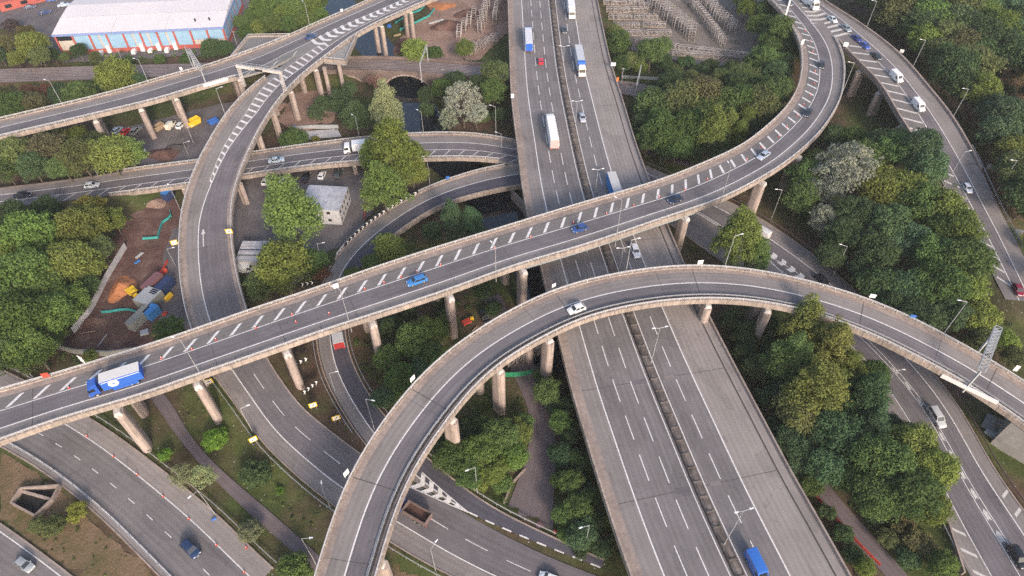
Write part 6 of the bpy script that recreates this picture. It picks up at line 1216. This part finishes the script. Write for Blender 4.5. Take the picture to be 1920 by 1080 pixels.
def portal(u0, v0, u1, v1, h, label):
    """overhead line portal: two masts and a lattice beam"""
    p, an, L = frame_at(u0, v0, u1, v1, 3.7); t = thing('line_portal', label, 'gantry', p, an)
    for x in (0, L):
        MB().bar((x, 0, -.5), (x, 0, h), .28).build('mast', M['lightgrey'], t)
    mb = MB(); mb.bar((0, 0, h), (L, 0, h), .14); mb.bar((0, 0, h-.8), (L, 0, h-.8), .14)
    k = max(4, int(L/1.2))
    for i in range(k): mb.bar((L*i/k, 0, h if i % 2 else h-.8), (L*(i+1)/k, 0, h-.8 if i % 2 else h), .09)
    mb.build('lattice_beam', M['lightgrey'], t)
portal(791, 152, 803, 117, 7, 'pale overhead line portal across the railway beside the arches'); portal(1190, 186, 1197, 156, 7, 'pale overhead line portal across the railway right of the motorway'); portal(371, 150, 358, 118, 6.5, 'overhead line portal behind the upper left viaduct')
# sign gantries on the roads
def truss(mb, p, q, w, h, n, bar=.12):
    p, q = Vector(p), Vector(q); d = (q-p); a = d.cross(Vector((0, 0, 1))); a = (a.normalized() if a.length > 1e-6 else Vector((1, 0, 0)))*w/2
    b = a.cross(d).normalized()*h/2
    c = [a+b, a-b, -a-b, -a+b]
    for k in c: mb.bar(p+k, q+k, bar)
    for i in range(n+1):
        m = p+d*i/n
        for k in range(4): mb.bar(m+c[k], m+c[(k+1) % 4], bar*.8)
        if i < n:
            m2 = p+d*(i+1)/n
            for k in range(4): mb.bar(m+c[k], m2+c[(k+1) % 4], bar*.7)
def gantry_loop():
    p, an, L = frame_at(458, 160, 535, 172, 12.4); t = thing('sign_gantry', 'pale steel sign gantry spanning the start of the loop viaduct', 'gantry', (p.x, p.y, 12.3), an); H = 6.2
    mb = MB(); mb.box(-.6, L+.6, -.4, .4, H+.3, H+1.1); mb.build('box_beam', M['cap'], t)
    MB().box(-.6, L+.6, -.55, -.5, H+1.1, H+1.9).build('walkway_rail', M['galv'], t) if False else None
    mb = MB()
    for y in (-.5, .5):
        mb.bar((-.6, y, H+1.9), (L+.6, y, H+1.9), .08)
        for x in np.linspace(-.6, L+.6, 10): mb.bar((x, y, H+1.1), (x, y, H+1.9), .07)
    mb.build('walkway_rail', M['galv'], t)
    for x in (0, L): mb = MB(); truss(mb, (x, 0, -.2), (x, 0, H), .7, .7, 6, .09); mb.build('lattice_leg', M['cap'], t)
    MB().box(L*.42, L*.6, -.62, -.51, H+.2, H+.9).build('display', M['dark'], t)
gantry_loop()
def gantry_right():
    S, l = RC.proj(1808, 735, 0); a = RC.pt(S, float(RC.w(S))+.3, 0); b = RC.pt(S, -float(RC.w(S))-3.2, 0); H = 6.5; t = thing('sign_gantry', 'galvanised truss gantry across the right end of the loop', 'gantry', (a.x, a.y, a.z))
    d = b-a; d.z = 0; mb = MB(); truss(mb, (0, 0, H), d+Vector((0, 0, H)), 1.3, 1.0, 12, .13); mb.build('truss', M['lightgrey'], t)
    dn = d.normalized(); MB().bar(d*.45+Vector((0, 0, H-.48)), d+Vector((0, 0, H-.48)), 1.0, .06).build('walkway', M['galv'], t)
    for k in (.01, .99): MB().bar(d*k+Vector((0, 0, -1.5)), d*k+Vector((0, 0, H-.5)), .35).build('leg', M['lightgrey'], t)
    T = Vector((*RC._i(RC.T, np.array([S]))[0],)); 
    MB().bar(-T*5+Vector((0, 0, .2)), T*6+Vector((0, 0, .2)), .25, 1.0).build('parapet_panel', M['whitep'], t)
gantry_right()
def gantry_left():
    S, l = RA.proj(378, 145, 0); a = RA.pt(S, float(RA.w(S)), 0); b = RA.pt(S, -float(RA.w(S))-2, 0); H = 6.0; t = thing('sign_gantry', 'ladder like truss gantry across the upper left viaduct', 'gantry', a); d = b-a; d.z = 0
    mb = MB(); truss(mb, (0, 0, H), d+Vector((0, 0, H)), 1.1, .9, 10, .12); mb.build('truss', M['lightgrey'], t)
    for k in (.01, .99): MB().bar(d*k+Vector((0, 0, -1)), d*k+Vector((0, 0, H-.4)), .3).build('leg', M['lightgrey'], t)
    T = Vector((*RA._i(RA.T, np.array([S]))[0],)); MB().bar(-T*1+Vector((0, 0, .3)), T*7+Vector((0, 0, .3)), .25, .9).build('parapet_panel', M['whitep'], t)
gantry_left()
def gantry_top():
    p = at(1470, 38, 13); t = thing('sign_gantry', 'white gantry leg with sign at the top of the flyover bend', 'gantry', p); MB().bar((0, 0, -1), (0, 0, 8), .5).build('leg', M['whitep'], t); MB().box(-2.2, -.4, -.3, .3, .5, 1.6).build('sign_panel', M['bluepanel'], t); MB().bar((0, 0, 7.8), (7, 5, 7.8), .6).build('beam', M['whitep'], t)
gantry_top()
# steel trestles stored in the yard
TRS = {}
def trestle_mesh(L, W, H, n):
    mb = MB()
    for x in np.linspace(0, L, n+1):
        for y in (0, W): mb.bar((x, y, 0), (x, y, H), .13)
        mb.bar((x, 0, H), (x, W, H), .14); mb.bar((x, 0, H*.45), (x, W, H*.45), .1)
    for y in (0, W):
        mb.bar((0, y, H), (L, y, H), .14); mb.bar((0, y, .15), (L, y, .15), .12)
        for i in range(n): mb.bar((L*i/n, y, .1), (L*(i+1)/n, y, H), .1)
    m = mb.mesh('trestle'); m.materials.append(M['steel']); return m
def trestles():
    key = lambda *a: TRS.setdefault(a, trestle_mesh(*a))
    def row(u0, v0, u1, v1, n, L, W, H, k, side, label, grp):
        p, q = at(u0, v0, .1), at(u1, v1, .1); an = math.atan2((q-p).y, (q-p).x)+side
        for i in range(n):
            f = i/max(1, n-1); c = p.lerp(q, f); t = thing('steel_trestle', ordn(i, n)+' '+label if n > 2 else label, 'steel trestle', c+Vector((R_.uniform(-.3, .3), R_.uniform(-.3, .3), 0)), an+R_.uniform(-.03, .03), grp); obj('lattice', key(L, W, H, k), t)
            MB().box(-.2, L+.2, -.15, .15, -.06, .02).build('sleeper', M['wood'], t)
    row(1223, 12, 1300, 78, 17, 7, 2.2, 4.2, 3, PI/2+.9, 'weathered trestle in the double row in the middle of the trestle yard', 'trestles in the middle row')
    row(1285, 0, 1342, 75, 10, 6, 1.6, 3.6, 3, 0, 'weathered trestle in the long line behind the middle row', 'trestles in the long line')
    row(1318, 8, 1375, 65, 13, 6, 2.0, 3.0, 3, PI/2+.9, 'weathered trestle in the back row near the curving flyover', 'trestles in the back row')
    for k, (u, v) in enumerate([(1132,8),(1138,22),(1142,36),(1158,52),(1172,66),(1190,80),(1165,8),(1172,22),(1190,36),(1205,50),(1215,66),(1225,30),(1200,14),(1150,66)]):
        [row(u+14*q_, v+q_, u+14*q_, v+q_, 1, 6, 1.6, 1.6, 3, 0, ('left' if q_ == 0 else 'right')+' half of ' + ['topmost', 'second highest', 'third highest', 'fourth highest', 'fifth highest', 'lowest', 'upper inner', 'second inner', 'third inner', 'fourth inner', 'lowest inner', 'outermost', 'top central', 'lower edge'][k]+' pair of low trestles by the motorway side of the yard', 'low trestles beside the motorway') for q_ in (0, 1)]
    row(1255, 92, 1415, 112, 18, 5, 1.5, 1.9, 3, -.1, 'low weathered trestle along the front edge of the yard', 'low trestles along the front')
    row(1262, 104, 1400, 116, 14, 5, 1.5, 1.5, 3, .15, 'tumbled trestle in front of the low line of trestles', 'tumbled trestles')
    row(865, 75, 892, 40, 4, 6, 1.6, 3.4, 3, .3, 'pale trestle leaning row on the building site left of the motorway', 'trestles on the building site'); row(905, 65, 918, 20, 5, 6, 1.6, 5, 3, .2, 'tall pale trestle on the building site by the motorway', 'tall trestles on the building site'); row(880, 105, 930, 82, 5, 6, 1.4, 2.4, 3, .4, 'low pale trestle at the edge of the building site', 'low trestles on the building site'); row(930, 45, 942, 10, 4, 5, 1.4, 4.5, 3, .1, 'pale trestle pressed against the motorway side', 'trestles against the motorway')
    row(955, 690, 1010, 665, 5, 5, 1.4, 2.5, 3, .3, 'dark stacked trestle under the loop beside the motorway', 'trestles under the loop'); row(950, 675, 1000, 655, 5, 5, 1.4, 4.5, 3, .3, 'dark trestle behind the stack under the loop', 'trestles behind the stack under the loop')
trestles()
def culvert():
    P = [at(u, v, 1.2) for u, v in ((20,942),(65,966),(97,935),(110,909),(38,915))]; o = P[0]; t = thing('culvert_inlet', 'open concrete culvert box with dark pit on the lower left verge', 'culvert', (o.x, o.y, 0)); n = len(P); Q = [p-Vector((o.x, o.y, 0)) for p in P]
    for i in range(n):
        a, b = Q[i], Q[(i+1) % n]; MB().bar((a.x, a.y, .2), (b.x, b.y, .2), .32, 2.2+i*.003).build('wall', M['conc'], t)
    a, b = Q[4]*.9+Q[0]*.1, Q[2]; MB().bar((a.x, a.y, .15), (b.x, b.y, .15), .4, 1.6).build('dividing_wall', M['conc'], t)
    MB().add([(q.x, q.y, .03) for q in Q], [tuple(range(n))]).build('pit', M['blackp'], t)  # flat black sheet: shade inside the open box put into its colour
culvert()
def corner_works():
    p = at(1850, 800, 0); t = thing('concrete_block', 'pale concrete slab and plinth below the loop at the right edge', 'concrete slab', p, -.75)
    MB().box(-1, 13, -1, 3.5, -.3, .3).build('slab', M['deck'], t); MB().box(0, 14, -2.2, -1.3, -.3, .9).build('kerb_block', M['lightgrey'], t); MB().box(1, 5, 1, 3, .3, 1.2).build('plinth', M['conc'], t)
corner_works()
def poles():
    for u, v, vt, lb in ((230,115,92,'plain timber pole beside the warehouse wall'), (831,152,128,'plain mast beside the railway at the arches'), (1165,157,127,'mast beside the railway right of the motorway'), (1334,168,148,'thin mast above the wood right of the motorway'), (445,85,58,'pole at the right end of the warehouse')):
        p = gnd(u, v); h = max(5, min(11, zat(p.y, vt)-p.z)); t = thing('utility_pole', lb, 'pole', p); MB().tube((0, 0, -.4), (0, 0, h), .13, .09, 8).build('shaft', M['lightgrey'], t); MB().bar((-.7, 0, h-.4), (.7, 0, h-.4), .1).build('cross_arm', M['lightgrey'], t)
poles()
def debris():
    """odds and ends lying in the yards"""
    for u, v, L, W, H, an, m, lb in ((262,480,3.2,.8,.5,1.1,'lightgrey','bundle of grey pipes lying in the soil yard'), (258,492,2.2,.9,.3,.9,'contblue','blue sheeted bundle in the soil yard'), (193,640,5,.25,.25,1.4,'lightgrey','pale beam lying near the lower hoarding'), (205,640,5,.2,.2,1.2,'rust','rusty beam lying near the lower hoarding'), (165,624,5,.2,.2,.2,'wood','timber baulk lying below the trees'), (243,605,.9,1.4,.2,.3,'wood','small pallet beside the grey green container'), (1010,985,2.2,1.8,.15,.5,'maroon','flat rubbish panel at the end of the dirt track'), (1040,998,.9,.7,.6,.2,'redp','small red box beside the dirt track'), (875,605,3,2,.6,.6,'redp','red works trailer below the loop by the black car'), (890,618,2.6,.3,.3,.9,'wood','planks beside the red works trailer'), (885,600,1.2,1,1,.2,'yellow','yellow machine beside the red works trailer'), (730,52,2.2,1.5,1.2,.3,'bluep','blue tank beside the viaduct pier at the river'), (745,68,4,.7,.7,.5,'wood','timber stack on the river bank'), (818,42,9,.8,.6,.6,'lightgrey','row of grey kerb stones on the building site'), (553,240,1,1,.9,0,'contblue','small blue drum beside the loop pier'), (318,360,2.5,.15,1.6,1.2,'orangep','orange barrier under the link bridge'), (402,975,1.2,.3,.8,.6,'bluep','blue barrel at the lamp beside the footpath'), (600,255,3,.5,.5,.1,'lightgrey','grey kerb units behind the link bridge'), (272,625,2.5,2,.7,.4,'lightgrey','pile of grey scrap beside the containers'), (292,628,1.8,1.5,.9,1.0,'wood','scrap timber beside the blue container'), (310,590,1.6,.8,.8,1.2,'redp','red fuel cabinet beside the blue container'), (318,560,3.0,1.0,1.4,1.2,'yellow','yellow generator beside the navy container'), (308,512,2.5,1.2,1.2,1.0,'redp','red machine in the site lane')):
        L *= .75; W *= .75; H *= .8; p = gnd(u, v); t = thing('site_item', lb, 'site material', (p.x, p.y, max(.08, p.z)), an); MB().box(-L/2, L/2, -W/2, W/2, 0, H*.8).build('body', M[m], t); MB().box(-L/2+.05, L/2-.05, -W/2+.05, W/2-.05, H*.8+.004, H).build('top', M[m], t)
debris()


# ------------------------------------------------------------------ thin haze in the air
def haze():
    m = bpy.data.materials.new('haze'); m.use_nodes = True; nt = m.node_tree; nt.nodes.remove(nt.nodes['Principled BSDF'])
    v = nt.nodes.new('ShaderNodeVolumePrincipled'); v.inputs['Color'].default_value = (.95, .93, .95, 1); v.inputs['Density'].default_value = .00014; v.inputs['Anisotropy'].default_value = .1
    nt.links.new(v.outputs[0], nt.nodes['Material Output'].inputs['Volume'])
    o = MB().box(-1900, 1900, -1900, 1900, -5, HC+6).build('haze', m); tag(o, 'thin pale haze in the air over the whole interchange', 'haze', kind='stuff')
haze()
